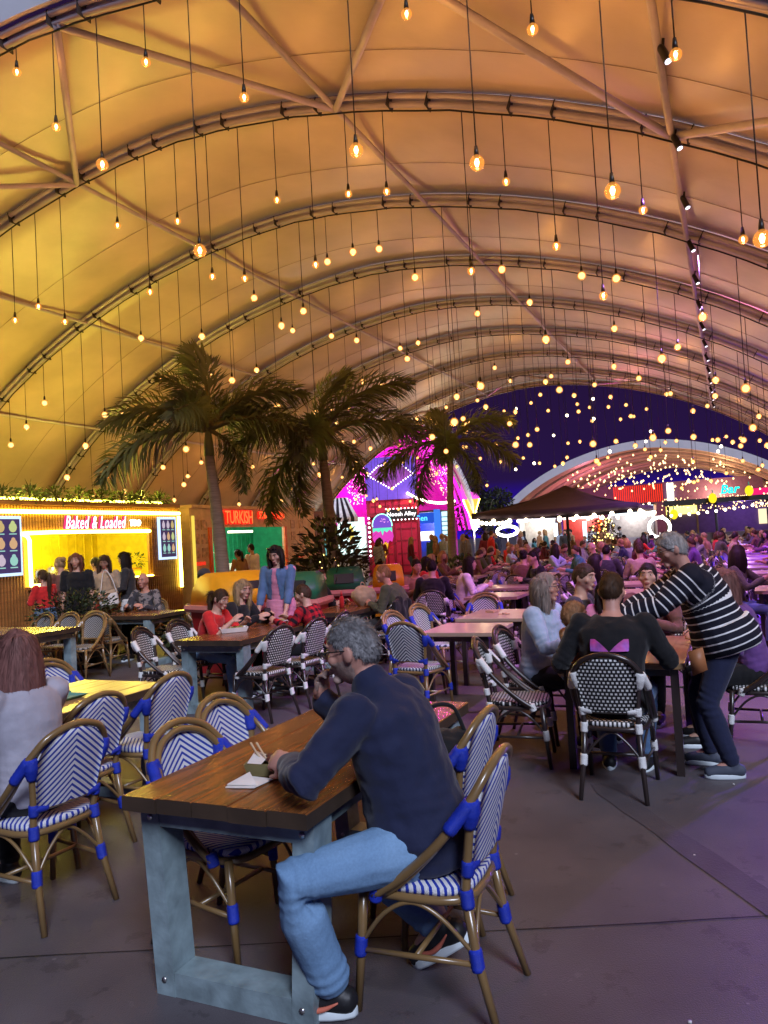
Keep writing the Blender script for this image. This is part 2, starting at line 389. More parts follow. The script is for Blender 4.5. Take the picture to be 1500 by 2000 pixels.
# end fascia of white vinyl standing proud of the first arch, and a trim on the far end
def fascia(t, lo, hi, name, m, lc=LC, parent=shelter, th=.05, **k):
    mb = MB(); A = dome_line(t, 56, 0, lc, dr=lo, **k); Bq = dome_line(t, 56, 0, lc, dr=hi, **k); n = len(A)
    off = AX * th
    mb.add(A + Bq + [p + off for p in A] + [p + off for p in Bq], [f for i in range(n - 1) for f in ((i, i + 1, n + i + 1, n + i), (2 * n + i, 3 * n + i, 3 * n + i + 1, 2 * n + i + 1), (i, 2 * n + i, 2 * n + i + 1, i + 1), (n + i, n + i + 1, 3 * n + i + 1, 3 * n + i))])
    return mb.obj(name, m, parent, smooth=False)
fascia(5.58, .10, 1.5, 'front_fascia', MATS['fascia_vinyl'])
fascia(28.32, -.10, .22, 'end_trim', mat('trim_vinyl', (.6, .5, .36), .45))
mat('base_steel', (.42, .36, .26), .5)
for sgn, thh in ((-1, TH0), (1, TH1)):
    l, z = dome(thh); mb = MB()
    c = T((5.6 + 28.3) / 2, l, z - .06); mb.box(c, (.18, 22.8, .28), 0, Matrix.Rotation(TENTROT, 3, 'Z')); mb.obj('base_beam', MATS['base_steel'], shelter, smooth=False)
    if sgn > 0:
        for t in ARCH_T[:-1]:
            mb = MB(); mb.tube([T(t, l, 0), T(t, l, z - .2)], .07, 10); mb.obj('column', MATS['arch_steel'], shelter)

# ------------------------------------------------------------------ pendant bulbs
def bulb_glass():
    m = bpy.data.materials.new('bulb_amber_glass'); m.use_nodes = True; nt = m.node_tree; nt.nodes.clear()
    o = nt.nodes.new('ShaderNodeOutputMaterial'); tr = nt.nodes.new('ShaderNodeBsdfTransparent'); em = nt.nodes.new('ShaderNodeEmission'); gl = nt.nodes.new('ShaderNodeBsdfGlossy')
    tr.inputs[0].default_value = (1, .86, .62, 1); em.inputs[0].default_value = (1, .36, .06, 1); em.inputs[1].default_value = 1.9; gl.inputs['Roughness'].default_value = .05
    m1 = nt.nodes.new('ShaderNodeMixShader'); m1.inputs[0].default_value = .30; nt.links.new(tr.outputs[0], m1.inputs[1]); nt.links.new(em.outputs[0], m1.inputs[2])
    fr = nt.nodes.new('ShaderNodeLayerWeight'); fr.inputs[0].default_value = .25
    m2 = nt.nodes.new('ShaderNodeMixShader'); nt.links.new(mth(nt, 'MULTIPLY', fr.outputs['Facing'], .35), m2.inputs[0]); nt.links.new(m1.outputs[0], m2.inputs[1]); nt.links.new(gl.outputs[0], m2.inputs[2])
    nt.links.new(m2.outputs[0], o.inputs[0]); m.cycles.emission_sampling = 'NONE'; return m
M_glass = bulb_glass()
M_fil = glow('filament_glow', (1, .72, .30), 22, False)
M_warm = glow('halo_bulb_glow', (1, .64, .28), 3.8, False)
mat('socket_black', (.008, .008, .008), .4)
def bulb_meshes(r, haloed):
    sb = MB(); sb.tube([(0, 0, .075 + r), (0, 0, .03 + r), (0, 0, r * .86)], [.012, .019, .021], 8); ms = sb.mesh('socket', MATS['socket_black'])
    gb = MB(); gb.ball((0, 0, 0), r, 14, 9, fn=lambda d, p: Vector((p.x * (1 - .42 * max(0, d.z) ** 3), p.y * (1 - .42 * max(0, d.z) ** 3), p.z * (1 + .18 * max(0, d.z)))))
    mg = gb.mesh('globe', M_glass)
    fb = MB()
    if haloed: fb.ball((0, 0, 0), r * .74, 8, 6)
    else: fb.tube([(0, 0, r * .55), (0, 0, r * .1), (0, 0, -r * .45)], [r * .16, r * .34, r * .18], 7)
    mf = fb.mesh('filament', M_warm if haloed else M_fil)
    return ms, mg, mf
BIG, MID, HALO = bulb_meshes(.060, False), bulb_meshes(.045, False), bulb_meshes(.064, True)  # inner-arch bulbs: glare halo built in through glowing glass and an oversized core
cm = MB(); cm.tube([(0, 0, 0), (0, 0, 1)], .0055, 5); CORD = cm.mesh('cord', MATS['cable_black'])
LB = bpy.data.lights.new('bulb_light', 'POINT'); LB.energy = 10.8; LB.color = (1, .40, .08); LB.shadow_soft_size = .04
ORD = ('front', 'second', 'third', 'fourth', 'fifth', 'sixth', 'seventh', 'eighth', 'last')
def pendant(t, l, z, kind, light=True, top=None):
    ms, mg, mf = {'big': BIG, 'mid': MID, 'halo': HALO}[kind]
    zt = (dome_z(l) - .10) if top is None else top
    if zt - z < .25: return
    lab = {'big': ('large clear globe filament bulb on a long black cord under the first arch', 'large globe bulbs under the front arch'),
           'mid': ('medium clear filament bulb hanging on a black cord from a front arch', 'medium clear bulbs under the front arches'),
           'halo': ('small glowing frosted bulb hanging on a thin cord from an inner arch', 'small frosted bulbs under the inner arches')}[kind]
    an = ORD[min(range(len(ARCH_T)), key=lambda i: abs(ARCH_T[i] - t))]; lab = ({'big': 'large clear globe bulb on a long cord', 'mid': 'medium clear filament bulb on a cord', 'halo': 'small frosted bulb on a thin cord'}[kind] + ' under the %s arch of the shelter' % an, '%s bulbs under the %s arch' % (kind if kind != 'halo' else 'haloed', an))
    o = thing('pendant_bulb', lab[0], 'light bulb', T(t, l, z), random.uniform(0, 6), lab[1])
    link('socket', ms, o); link('globe', mg, o)
    link('filament', mf, o)
    r = {'big': .06, 'mid': .045, 'halo': .064}[kind]
    c = link('cord', CORD, o, (0, 0, r + .07)); c.scale = (1, 1, zt - z - r - .07)
    if light:
        q = bpy.data.objects.new('bulb_lamp', LB); COL.objects.link(q); q.parent = o; q.location = (0, 0, -r - .055)
for l, z in ((-4.77, 5.07), (-3.78, 4.1), (-2.33, 4.55), (-1.42, 4.22), (-.54, 3.81), (.29, 3.32), (1.2, 3.6), (-6.6, 5.1), (-8.2, 4.6)): pendant(5.72, l * 1.128, 1.66 + (z - 1.66) * 1.128, 'big', True)
for l, z in ((-5.75, 6.2), (-5.29, 5.55), (-4.24, 5.82), (-3.28, 5.23), (-2.8, 5.86), (-1.87, 5.43), (-.98, 5.02), (-.11, 4.57)): pendant(5.72, l * 1.128, 1.66 + (z - 1.66) * 1.128, 'mid', True)
for l, z in ((-9.39, 5.21), (-8.91, 5.33), (-8.41, 5.02), (-7.37, 6.18), (-6.86, 5.16), (-6.35, 6.01), (-5.84, 5.17), (-5.35, 5.05), (-4.82, 5.93), (-4.33, 5.02), (-3.84, 5.77), (-3.35, 5.68), (-2.4, 4.56), (-1.95, 5.45), (-1.46, 4.64), (-1.02, 4.03), (-.58, 4.82), (.3, 4.33), (1.1, 4.0), (-10.4, 4.4), (-11.6, 3.9)): pendant(8.07, l, z, 'mid', True)
for i, t in enumerate(ARCH_T[2:]):
    l = -14.2 + random.uniform(0, .4); k = 0
    while l < 2.6:
        zt = dome_z(l); lo = 2.75 + .06 * max(0, 8 - i)
        z = max(lo, zt - random.choice((.7, 1.1, 1.6, 2.1, 2.6, 3.1)) - random.uniform(0, .4))
        pendant(t, l, z, 'halo', k % 3 == 0); k += 1
        l += random.uniform(.42, .60)
# a run of small spotlights clipped along the crown-side purlin
mat('spot_black', (.01, .01, .011), .45)
M_spot = glow('spot_lens', (.9, .85, 1), 2.2, False)
LS = bpy.data.lights.new('spot_beam', 'SPOT'); LS.energy = 1000; LS.color = (.58, .22, 1); LS.spot_size = R(95); LS.spot_blend = .8; LS.shadow_soft_size = .05
for i in range(14):
    t = 6.4 + i * 1.55; l = PUR[4] + .05; z = dome_z(l) - .16
    o = thing('spotlight', 'small black can spotlight clipped along a roof purlin', 'spotlight', T(t, l, z), 0, 'spotlights along the roof purlin')
    mb = MB(); d = Vector((.25, -.3, -1)).normalized(); mb.tube([-d * .09, -d * .07, d * .06, d * .075], [.02, .03, .034, .036], 10); mb.obj('can', MATS['spot_black'], o)
    mb = MB(); mb.tube([d * .07, d * .082], [.028, .028], 10); mb.obj('lens', M_spot, o)
    mb = MB(); mb.tube([(0, 0, .13), (0, .04, .03), (0, .05, 0)], .012, 6); mb.obj('bracket', MATS['spot_black'], o)
    if i % 2 == 1:
        q = bpy.data.objects.new('spot_lamp', LS); COL.objects.link(q); q.parent = o; q.location = d * .12
        q.rotation_euler = Vector((-.15, .35, -1)).to_track_quat('-Z', 'Y').to_euler()
# ------------------------------------------------------------------ far shelter
FL, FT = -4.9, 53.5
far = thing('dome_shelter', 'distant barrel vaulted shelter full of tiny lights beyond the parasol', 'shelter')
mat('far_fabric', (.42, .32, .28), .4, var=.1, nscale=.6)
FTT = [FT + 3.2 * i for i in range(8)]
KW = dict(zc=6.9, hw=10.6)
for a, b in zip(FTT, FTT[1:]): fab(a, b, 'roof_panel', FL, far, 30, 'far_fabric', **KW)
for t in FTT: arch(t, far, FL, 36, False, **KW)
fascia(FT - .1, -.12, .42, 'front_trim', MATS['fascia_vinyl'], FL, far, **KW)
M_fairy = glow('fairy_light_glow', (1, .60, .26), 4.5, False)
def tri_bulb(mb, c, r):
    c = Vector(c); mb.add([c + Vector((r, 0, -.3 * r)), c + Vector((-.5 * r, .87 * r, -.3 * r)), c + Vector((-.5 * r, -.87 * r, -.3 * r)), c + Vector((0, 0, 1.1 * r)), c + Vector((0, 0, -1.2 * r))], [(0, 1, 3), (1, 2, 3), (2, 0, 3), (1, 0, 4), (2, 1, 4), (0, 2, 4)])
bm1 = MB(); tri_bulb(bm1, (0, 0, 0), .085); FBM = bm1.mesh('festoon_bulb', M_fairy)
stuff = MB()
for i in range(330):
    t = random.choice(FTT[:6]) + random.uniform(-.3, .3); l = FL + random.uniform(-8.8, 8.8); z = dome_z(l, FL, **KW) - random.uniform(.3, 2.6)
    if z < 2.9: z = 2.9 + random.uniform(0, .4)
    if i < 90:
        o = link('festoon_bulb', FBM, None, T(t, l, z)); tag(o, 'tiny warm bulb hanging inside the distant domed shelter', 'light bulb', 'tiny bulbs in the distant shelter')
    else: tri_bulb(stuff, T(t, l, z), .075)
tag(stuff.obj('festoon_lights', M_fairy), 'swarm of tiny warm bulbs filling the distant shelter', 'lights', None, 'stuff')
for k in range(5):  # unseen point lights standing in for the glow of the tiny bulbs
    q = bpy.data.objects.new('shelter_lamp', bpy.data.lights.new('far_shelter_light', 'POINT')); COL.objects.link(q); q.parent = far
    q.data.energy = 700; q.data.color = (1, .5, .2) if k % 2 == 0 else (1, .25, .35); q.data.shadow_soft_size = .4; q.location = T(FT + 2 + 4 * k, FL + (-4 if k % 2 else 4), 3.6)

# ================================================================== STALLS
RT = Matrix(((0, 0, 1), (1, 0, 0), (0, 1, 0)))            # text that faces local +x
RF = Matrix(((1, 0, 0), (0, 0, -1), (0, 1, 0)))           # text that faces local -y
def lamp(parent, loc, energy, col, size=.15, kind='POINT', name='lamp'):
    L = bpy.data.lights.new(name, kind); L.energy = energy; L.color = col
    if kind == 'POINT': L.shadow_soft_size = size
    else: L.size = size
    o = bpy.data.objects.new(name, L); COL.objects.link(o); o.parent = parent; o.location = loc; return o
mat('slat_wood', colfn=wood_fn((.22, .09, .025), (.38, .17, .05), 1.5), rough=.5)
mat('wall_yellow', (.72, .58, .03), .55); mat('wall_green', (.03, .50, .27), .55); mat('cream_panel', (.62, .42, .27), .6)
mat('steel', (.55, .55, .55), .3, metal=.9); mat('dark_wall', (.03, .028, .03), .8); mat('orange_paint', (.75, .13, .02), .5)
mat('maroon_paint', (.22, .03, .03), .5); mat('white_paint', (.78, .78, .76), .5); mat('black_paint', (.012, .012, .014), .5)
M_neonY = glow('neon_yellow', (1, .86, .09), 22); M_neonW = glow('neon_white_pink', (1, .62, .74), 3.5, False); M_neonG = glow('neon_white_green', (.75, 1, .8), 6, False)
M_neonP = glow('neon_pink_halo', (1, .05, .22), 1.1, False)
def panelx(mb, y0, y1, z0, z1, x=0., th=.06, mi=0): mb.box((x - th / 2, (y0 + y1) / 2, (z0 + z1) / 2), (th, y1 - y0, z1 - z0), mi)
sa = thing('food_stall', 'timber slatted food stall with yellow neon frame and pink script sign', 'food stall', T(7.2, -11.0), TENTROT)
LA = 6.3; oy0, oy1, oz0, oz1 = 2.31, 5.36, 1.20, 2.13
mb = MB(); panelx(mb, 0, oy0, .0, 2.62); panelx(mb, oy1, LA, .0, 2.62); panelx(mb, oy0, oy1, 0, oz0); panelx(mb, oy0, oy1, oz1, 2.62); mb.obj('front_wall', MATS['slat_wood'], sa, smooth=False)
mb = MB(); y = .03
while y < LA:
    if oy0 - .05 < y < oy1 + .05: mb.box((.015, y, oz0 / 2), (.03, .036, oz0 - .06)); mb.box((.015, y, (oz1 + 2.62) / 2), (.03, .036, 2.62 - oz1 - .06))
    else: mb.box((.015, y, 1.31), (.03, .036, 2.6))
    y += .062
mb.obj('slat_cladding', MATS['slat_wood'], sa, smooth=False)['kind'] = 'stuff'
mb = MB(); panelx(mb, 0, LA, 0, 2.6, -2.3); mb.box((-1.18, .03, 1.3), (2.24, .06, 2.6)); mb.box((-1.18, LA - .03, 1.3), (2.24, .06, 2.6)); mb.obj('inner_wall', MATS['wall_yellow'], sa, smooth=False)
mb = MB()
for i in range(26): mb.box((-2.285, .2 + i * .235, 1.3), (.02, .03, 2.5))
mb.obj('wall_ribs', MATS['wall_yellow'], sa, smooth=False)['kind'] = 'stuff'
mb = MB(); mb.box((-1.18, LA / 2, 2.66), (2.5, LA, .08)); mb.obj('roof', MATS['slat_wood'], sa, smooth=False)
mb = MB(); mb.box((.06, (oy0 + oy1) / 2, oz0 - .02), (.42, oy1 - oy0 + .1, .045)); mb.obj('counter', MATS['slat_wood'], sa, smooth=False)
mb = MB(); mb.box((-1.7, 1.8, 1.06), (.7, 3.0, .06)); mb.box((-1.7, 1.8, .5), (.66, 2.9, 1.0)); mb.obj('work_bench', MATS['steel'], sa, smooth=False)
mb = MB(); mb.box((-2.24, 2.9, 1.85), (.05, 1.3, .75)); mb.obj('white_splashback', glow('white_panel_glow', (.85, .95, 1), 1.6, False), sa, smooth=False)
mb = MB(); mb.box((-1.9, 2.95, 2.35), (.7, 1.6, .22)); mb.obj('extractor_hood', MATS['steel'], sa, smooth=False)
for yy, hh in ((4.0, .34), (4.3, .38), (4.62, .30)):
    mb = MB(); mb.tube([(-1.6, yy, 1.1), (-1.6, yy, 1.1 + hh), (-1.6, yy, 1.14 + hh)], [.11, .11, .06], 12); mb.obj('drink_dispenser', MATS['steel'], sa)
tube = lambda nm, pts, r, m, par, n=8: (lambda q: (q.tube(pts, r, n), q.obj(nm, m, par))[1])(MB())
tube('neon_tube', [(.07, 0, 2.5), (.07, LA - .03, 2.5)], .034, M_neonY, sa)
tube('neon_tube', [(.07, LA - .06, 2.44), (.07, LA - .06, .9)], .034, M_neonY, sa)
tube('neon_tube', catmull([(.07, oy0, oz0 + .02), (.07, oy0, 2.0), (.07, oy0 + .06, oz1), (.07, oy1 - .05, oz1)], 5), .032, M_neonY, sa)
tube('neon_tube', [(.07, oy0, oz0 + .02), (.07, oy0 + .55, oz0 + .02)], .032, M_neonY, sa)
tube('neon_tube', [(.07, oy1 - .75, oz0 + .0), (.07, oy1 - .02, oz0 + .0)], .032, M_neonY, sa)
lamp(sa, (-1.0, 3.8, 2.45), 330, (1, .84, .14), .3); lamp(sa, (-1.2, 1.6, 2.45), 40, (1, .9, .5), .2)
SQ = lambda k: Matrix(((k, 0, 0), (0, 1, 0), (0, 0, 1)))
text_mesh('neon_sign', 'Baked & Loaded', .34, M_neonW, sa, (.10, 3.82, 2.30), RT @ SQ(.60), .004, .0, .30, spacing=1.12)
text_mesh('sign_halo', 'Baked & Loaded', .34, M_neonP, sa, (.045, 3.82, 2.30), RT @ SQ(.60), .002, .008, .30, spacing=1.12)
text_mesh('neon_sign', 'TOO', .16, M_neonG, sa, (.10, 4.86, 2.29), RT @ SQ(.8), .012, .006, .15)
mat('board_purple', (.04, .03, .10), .4, emis=(.05, .04, .16), estr=.5)
M_lightbox = glow('lightbox_edge', (.55, .72, 1), 1.5, False)
ITEMC = [glow('menu_food_%d' % i, c, .75, False) for i, c in enumerate([(.75, .85, .35), (.8, .6, .25), (.45, .85, .75), (.8, .65, .8), (.9, .55, .3)])]
def menu_board(par, y0, y1, z0, z1):
    b = MB(); b.box((.06, (y0 + y1) / 2, (z0 + z1) / 2), (.05, y1 - y0, z1 - z0)); o = b.obj('menu_board', M_lightbox, par, smooth=False)
    b = MB(); b.box((.088, (y0 + y1) / 2, (z0 + z1) / 2), (.012, y1 - y0 - .08, z1 - z0 - .1)); b.obj('menu_panel', MATS['board_purple'], o, smooth=False)
    w = (y1 - y0 - .12) / 3; h = (z1 - z0 - .16) / 3
    for i in range(3):
        for j in range(3):
            b = MB(); yc = y0 + .06 + w * (i + .5); zc = z0 + .1 + h * (j + .5)
            b.ball((.097, yc, zc + .01), (.008, w * .34, h * .30), 10, 6); b.ball((.098, yc, zc + h * .31), (.008, w * .17, h * .13), 8, 5); b.box((.096, yc, zc - h * .36), (.006, w * .6, h * .07), 1)
            b.obj('menu_picture', [random.choice(ITEMC), ITEMC[2]], o)
menu_board(sa, 1.30, 2.14, 1.42, 2.42); menu_board(sa, 5.58, 6.12, 1.52, 2.42)
tube('assumed_light_strip', [(-.35, .1, 2.76), (-.35, LA - .1, 2.76)], .022, M_neonY, sa)  # assumed strip behind the roof plants, added to yellow the fabric above
for k in range(4): lamp(sa, (-.6, .9 + 1.5 * k, 3.0), 85, (1, .84, .10), .1, name='assumed_strip_lamp')
# planting along the stall roof
mat('leaf_green', (.07, .12, .02), .5, var=.35, nscale=2); mat('leaf_dark', (.030, .042, .014), .5, var=.35, nscale=2); mat('leaf_olive', (.055, .055, .020), .55, var=.3, nscale=2)
def leaf_scatter(mb, n, c, rad, size, droop=.3, mi=0):
    for _ in range(n):
        while True:
            d = Vector((random.uniform(-1, 1), random.uniform(-1, 1), random.uniform(-1, 1)))
            if .25 < d.length < 1: break
        p = Vector(c) + Vector((d.x * rad[0], d.y * rad[1], d.z * rad[2]))
        a = (d.normalized() + Vector((random.uniform(-.7, .7), random.uniform(-.7, .7), random.uniform(-.5, .5) - droop))).normalized()
        s = a.cross(Vector((random.random(), random.random(), random.random() + .1))).normalized(); L = size * random.uniform(.6, 1.3)
        mb.add([p, p + a * L * .5 + s * L * .22, p + a * L, p + a * L * .5 - s * L * .22], [(0, 1, 2, 3)], mi)
def blades(mb, n, c, L, spread=.8, w=.012, mi=0):
    c = Vector(c)
    for _ in range(n):
        az = random.uniform(0, 6.283); o = Vector((math.cos(az), math.sin(az), 0)); h = L * random.uniform(.6, 1.1); sp = spread * random.uniform(.4, 1)
        side = Vector((-o.y, o.x, 0)) * w; pts = [c + o * (sp * h * k * k * .9) + Vector((0, 0, h * (k - .35 * k * k * sp))) for k in (0, .35, .7, 1)]
        vs = []
        for i, p in enumerate(pts): q = side * (1, 1, .7, .05)[i]; vs += [p - q, p + q]
        mb.add(vs, [(2 * i, 2 * i + 1, 2 * i + 3, 2 * i + 2) for i in range(3)], mi)
for i in range(11):
    o = thing('roof_plant', 'leafy green plant in the row along the slatted stall roof', 'plant', T(7.5 + i * .56, -11.15, 2.70), random.uniform(0, 6), 'plants along the stall roof')
    mb = MB(); leaf_scatter(mb, 230, (0, 0, .10), (.24, .32, .16), .085); mb.obj('foliage', MATS['leaf_green'], o, smooth=False)
    mb = MB(); blades(mb, 12, (0, 0, .05), random.uniform(.25, .42)); mb.obj('fronds', MATS['leaf_dark'], o, smooth=False)
o = thing('counter_plant', 'small leafy plant in a yellow pot on the stall counter', 'plant', T(7.2 + 5.05, -11.15, 1.225))
mb = MB(); mb.tube([(0, 0, 0), (0, 0, .16), (0, 0, .17)], [.12, .15, .14], 14); mb.obj('pot', mat('pot_orange', (.7, .35, .03), .5), o)
mb = MB(); leaf_scatter(mb, 120, (0, 0, .30), (.22, .22, .15), .1); mb.obj('foliage', MATS['leaf_green'], o, smooth=False)

sb_ = thing('food_stall', 'cream panelled kebab stall with red lettering and green lined interior', 'food stall', T(15.6, -12.3), TENTROT)
LBn = 6.2; by0, by1, bz0, bz1 = .78, 4.35, .98, 2.25
mb = MB(); panelx(mb, 0, by0, 0, 2.75); panelx(mb, by1, LBn, 0, 2.75); panelx(mb, by0, by1, 0, bz0); panelx(mb, by0, by1, bz1, 2.75); mb.obj('front_wall', MATS['cream_panel'], sb_, smooth=False)
mb = MB(); panelx(mb, 0, LBn, 0, 2.7, -2.3); mb.box((-1.18, .03, 1.35), (2.24, .06, 2.7)); mb.box((-1.18, LBn - .03, 1.35), (2.24, .06, 2.7)); mb.obj('inner_wall', MATS['wall_green'], sb_, smooth=False)
mb = MB()
for i in range(25): mb.box((-2.285, .2 + i * .24, 1.35), (.02, .10, 2.6))
mb.obj('wall_ribs', MATS['wall_green'], sb_, smooth=False)['kind'] = 'stuff'
mb = MB(); mb.box((-1.18, LBn / 2, 2.79), (2.5, LBn + .1, .08)); mb.obj('roof', MATS['cream_panel'], sb_, smooth=False)
for yy in (-.035, LBn + .035): mb = MB(); mb.box((-1.18, yy, 1.37), (2.36, .06, 2.75)); mb.obj('end_wall', MATS['cream_panel'], sb_, smooth=False)
for y in (by0 - .06, by1 + .06): mb = MB(); mb.box((.02, y, (bz0 + bz1) / 2), (.05, .12, bz1 - bz0)); mb.obj('window_frame', MATS['orange_paint'], sb_, smooth=False)
mb = MB(); mb.box((.10, (by0 + by1) / 2, bz0 - .04), (.4, by1 - by0 + .3, .07)); mb.obj('counter', MATS['maroon_paint'], sb_, smooth=False)
mb = MB(); mb.box((-.9, 3.4, 2.16), (.2, 1.0, .06)); mb.obj('ceiling_tube', glow('tube_light', (1, .9, .6), 5), sb_, smooth=False)
mb = MB(); mb.box((-1.2, 3.6, 1.12), (.5, .8, .25)); mb.obj('food_warmer', MATS['white_paint'], sb_, smooth=False)
mb = MB(); mb.box((.04, 0.02, 1.3), (.06, .05, 2.5)); mb.obj('edge_strip', glow('yellow_strip', (1, .75, .1), 1.0, False), sb_, smooth=False)
lamp(sb_, (-1.0, 2.4, 2.4), 150, (1, .95, .75), .3)
M_red = mat('letter_red', (.75, .02, .015), .4, emis=(1, .02, .01), estr=.9); M_redo = mat('letter_face', (.85, .22, .05), .4, emis=(1, .22, .05), estr=.9)
text_mesh('sign_letters', 'TURKISH', .50, M_red, sb_, (.06, 1.95, 2.50), RT @ SQ(.70), .01, .022, 0, spacing=.92)
text_mesh('sign_letters', 'TURKISH', .50, M_redo, sb_, (.105, 1.95, 2.50), RT @ SQ(.70), .004, 0, 0, spacing=.92)
text_mesh('sign_letters', 'STREET FOOD', .29, M_red, sb_, (.06, 3.62, 2.57), RT @ SQ(.74), .01, .014, 0)
text_mesh('sign_letters', 'STREET FOOD', .29, M_redo, sb_, (.095, 3.62, 2.57), RT @ SQ(.74), .004, 0, 0)
text_mesh('sign_letters', 'GOZLEME', .14, mat('letter_grey', (.25, .2, .15), .6), sb_, (.03, 3.6, 2.37), RT, .004)
text_mesh('sign_letters', 'KEBAB', .13, M_red, sb_, (.03, .28, 1.33), RT, .004); text_mesh('sign_letters', 'WRAPS', .13, M_red, sb_, (.03, 5.2, 1.33), RT, .004)
mat('menu_photo', colfn=lambda nt, tcn: mixc(nt, .5, (.42, .22, .12), (.55, .35, .2)), rough=.5, var=.6, nscale=9)
for yy in (.17, .5, 4.9, 5.4):
    for k in range(5):
        if k == 3: continue
        mb = MB(); mb.box((.006, yy, 2.32 - k * .36), (.02, .24, .26)); mb.obj('menu_picture', MATS['menu_photo'], sb_, smooth=False)
fr = thing('drinks_fridge', 'glass door drinks fridge glowing white beside the kebab stall', 'fridge', T(14.5, -12.6), TENTROT)
mb = MB(); mb.box((-.35, 0, 1.0), (.7, .9, 2.0)); mb.obj('cabinet', MATS['steel'], fr, smooth=False)
mb = MB(); mb.box((.01, 0, 1.05), (.02, .74, 1.6)); mb.obj('lit_door', glow('fridge_glow', (.9, .95, .85), .8, False), fr, smooth=False)
for k in range(4): mb = MB(); mb.box((.03, 0, .5 + k * .38), (.02, .74, .03)); mb.obj('shelf', MATS['steel'], fr, smooth=False)
mb = MB(); mb.box((.04, -.33, 1.1), (.03, .03, .5)); mb.obj('handle', MATS['black_paint'], fr, smooth=False)
wl = thing('yard_wall', 'plain ochre wall behind the gap between the two stalls', 'wall', T(14.3, -13.6), TENTROT)
mb = MB(); mb.box((0, 0, 1.4), (.1, 3.0, 2.8)); mb.obj('wall_panel', mat('ochre_wall', (.35, .24, .06), .7), wl, smooth=False)
mb = MB(); mb.box((0, 0, 2.84), (.14, 3.0, .08)); mb.obj('coping', MATS['steel'], wl, smooth=False)
wl = thing('container_wall', 'long dark container side under the dome base on the stall side', 'container', T(22.6, -13.2), TENTROT)
mb = MB()
for i in range(8): mb.box((0, -.8 + i * .30, 1.35), (.10 if i % 2 else .06, .30, 2.7))
mb.obj('corrugated_side', mat('container_rust', (.16, .06, .05), .6), wl, smooth=False)
mb = MB(); mb.box((0, .25, 2.75), (.16, 2.5, .12)); mb.obj('top_rail', MATS['container_rust'], wl, smooth=False)

# ------------------------------------------------------------------ red container stack and its signs (faces the camera side, -t)
mat('container_red', (.62, .015, .06), .45, var=.1); mat('container_red_dark', (.32, .01, .03), .5)
rc = thing('red_container', 'red shipping containers stacked two high carrying purple and marquee signs', 'container', (-.80, 36.0, 0))
for k in (0, 1):
    z = k * 2.80
    mb = MB(); mb.box((1.22, 3.0, z + 1.3), (2.40, 6.0, 2.66)); mb.obj('body', MATS['container_red'], rc, smooth=False)
    mb = MB()
    for x in (.05, 2.39): mb.box((x, -.02, z + 1.3), (.12, .12, 2.56))
    for zz in (.07, 2.52): mb.box((1.22, -.02, z + zz), (2.22, .12, .12))
    mb.box((1.22, -.03, z + 1.3), (.08, .06, 2.36)); mb.obj('door_frame', MATS['container_red_dark'], rc, smooth=False)
    for x in (.65, 1.79):
        mb = MB(); mb.box((x, -.03, z + 1.3), (1.0, .05, 2.3)); d = mb.obj('door', MATS['container_red'], rc, smooth=False)
        for zz in (.45, 1.0, 1.6, 2.15): m2 = MB(); m2.box((x, -.065, z + zz), (.9, .03, .07)); m2.obj('door_rib', MATS['container_red_dark'], d, smooth=False)
        for dx in (-.25, .25): m2 = MB(); m2.tube([(x + dx, -.09, z + .1), (x + dx, -.09, z + 2.5)], .022, 6); m2.obj('lock_rod', MATS['container_red_dark'], d)
sg = thing('purple_sign', 'purple billboard with a bulb edged pink diamond on the upper container', 'sign', (-.76, 35.85, 3.55))
mb = MB(); mb.box((1.15, 0, 1.0), (2.4, .06, 2.0)); mb.obj('board', mat('sign_purple', (.10, .05, .38), .4, emis=(.16, .07, .6), estr=.7), sg, smooth=False)
mb = MB(); dia = [Vector((.12, 0, 1.15)), Vector((.62, 0, 1.6)), Vector((1.7, 0, 1.6)), Vector((2.2, 0, 1.15)), Vector((1.16, 0, .48))]
mb.ring_loft([[p + Vector((0, -.04, 0)) for p in dia], [p + Vector((0, -.07, 0)) for p in dia]]); mb.obj('diamond', glow('diamond_pink', (.55, .12, .75), .8, False), sg, smooth=False)
M_marq = glow('marquee_bulb', (1, .85, .95), 6, False)
for i in range(5):
    a, b = dia[i], dia[(i + 1) % 5]; n = int((b - a).length / .13)
    for k in range(n):
        q = MB(); q.ball(a.lerp(b, k / n) + Vector((0, -.1, 0)), .034, 6, 4); q.obj('marquee_bulb', M_marq, sg)
text_mesh('sign_text', 'KIDS', .30, mat('sign_ink', (.12, .03, .2), .6), sg, (1.16, -.085, 1.30), RF, .004); text_mesh('sign_text', 'ALLEY', .24, MATS['sign_ink'], sg, (1.16, -.085, .98), RF, .004)
sg = thing('marquee_sign', 'black and white marquee sign edged with bulbs on the red container', 'sign', (-.95, 35.80, 2.72))
mb = MB(); mb.box((1.75, 0, .12), (1.45, .08, .46)); mb.obj('board', MATS['black_paint'], sg, smooth=False)
text_mesh('sign_text', 'Noosh Alley', .27, glow('sign_white', (1, .95, 1), 2.2, False), sg, (1.75, -.06, .12), RF, .01, .004)
for x, y in [(1.05 + .175 * i, s) for i in range(9) for s in (-.14, .38)]: q = MB(); q.ball((x, -.05, y), .032, 6, 4); q.obj('marquee_bulb', M_marq, sg)
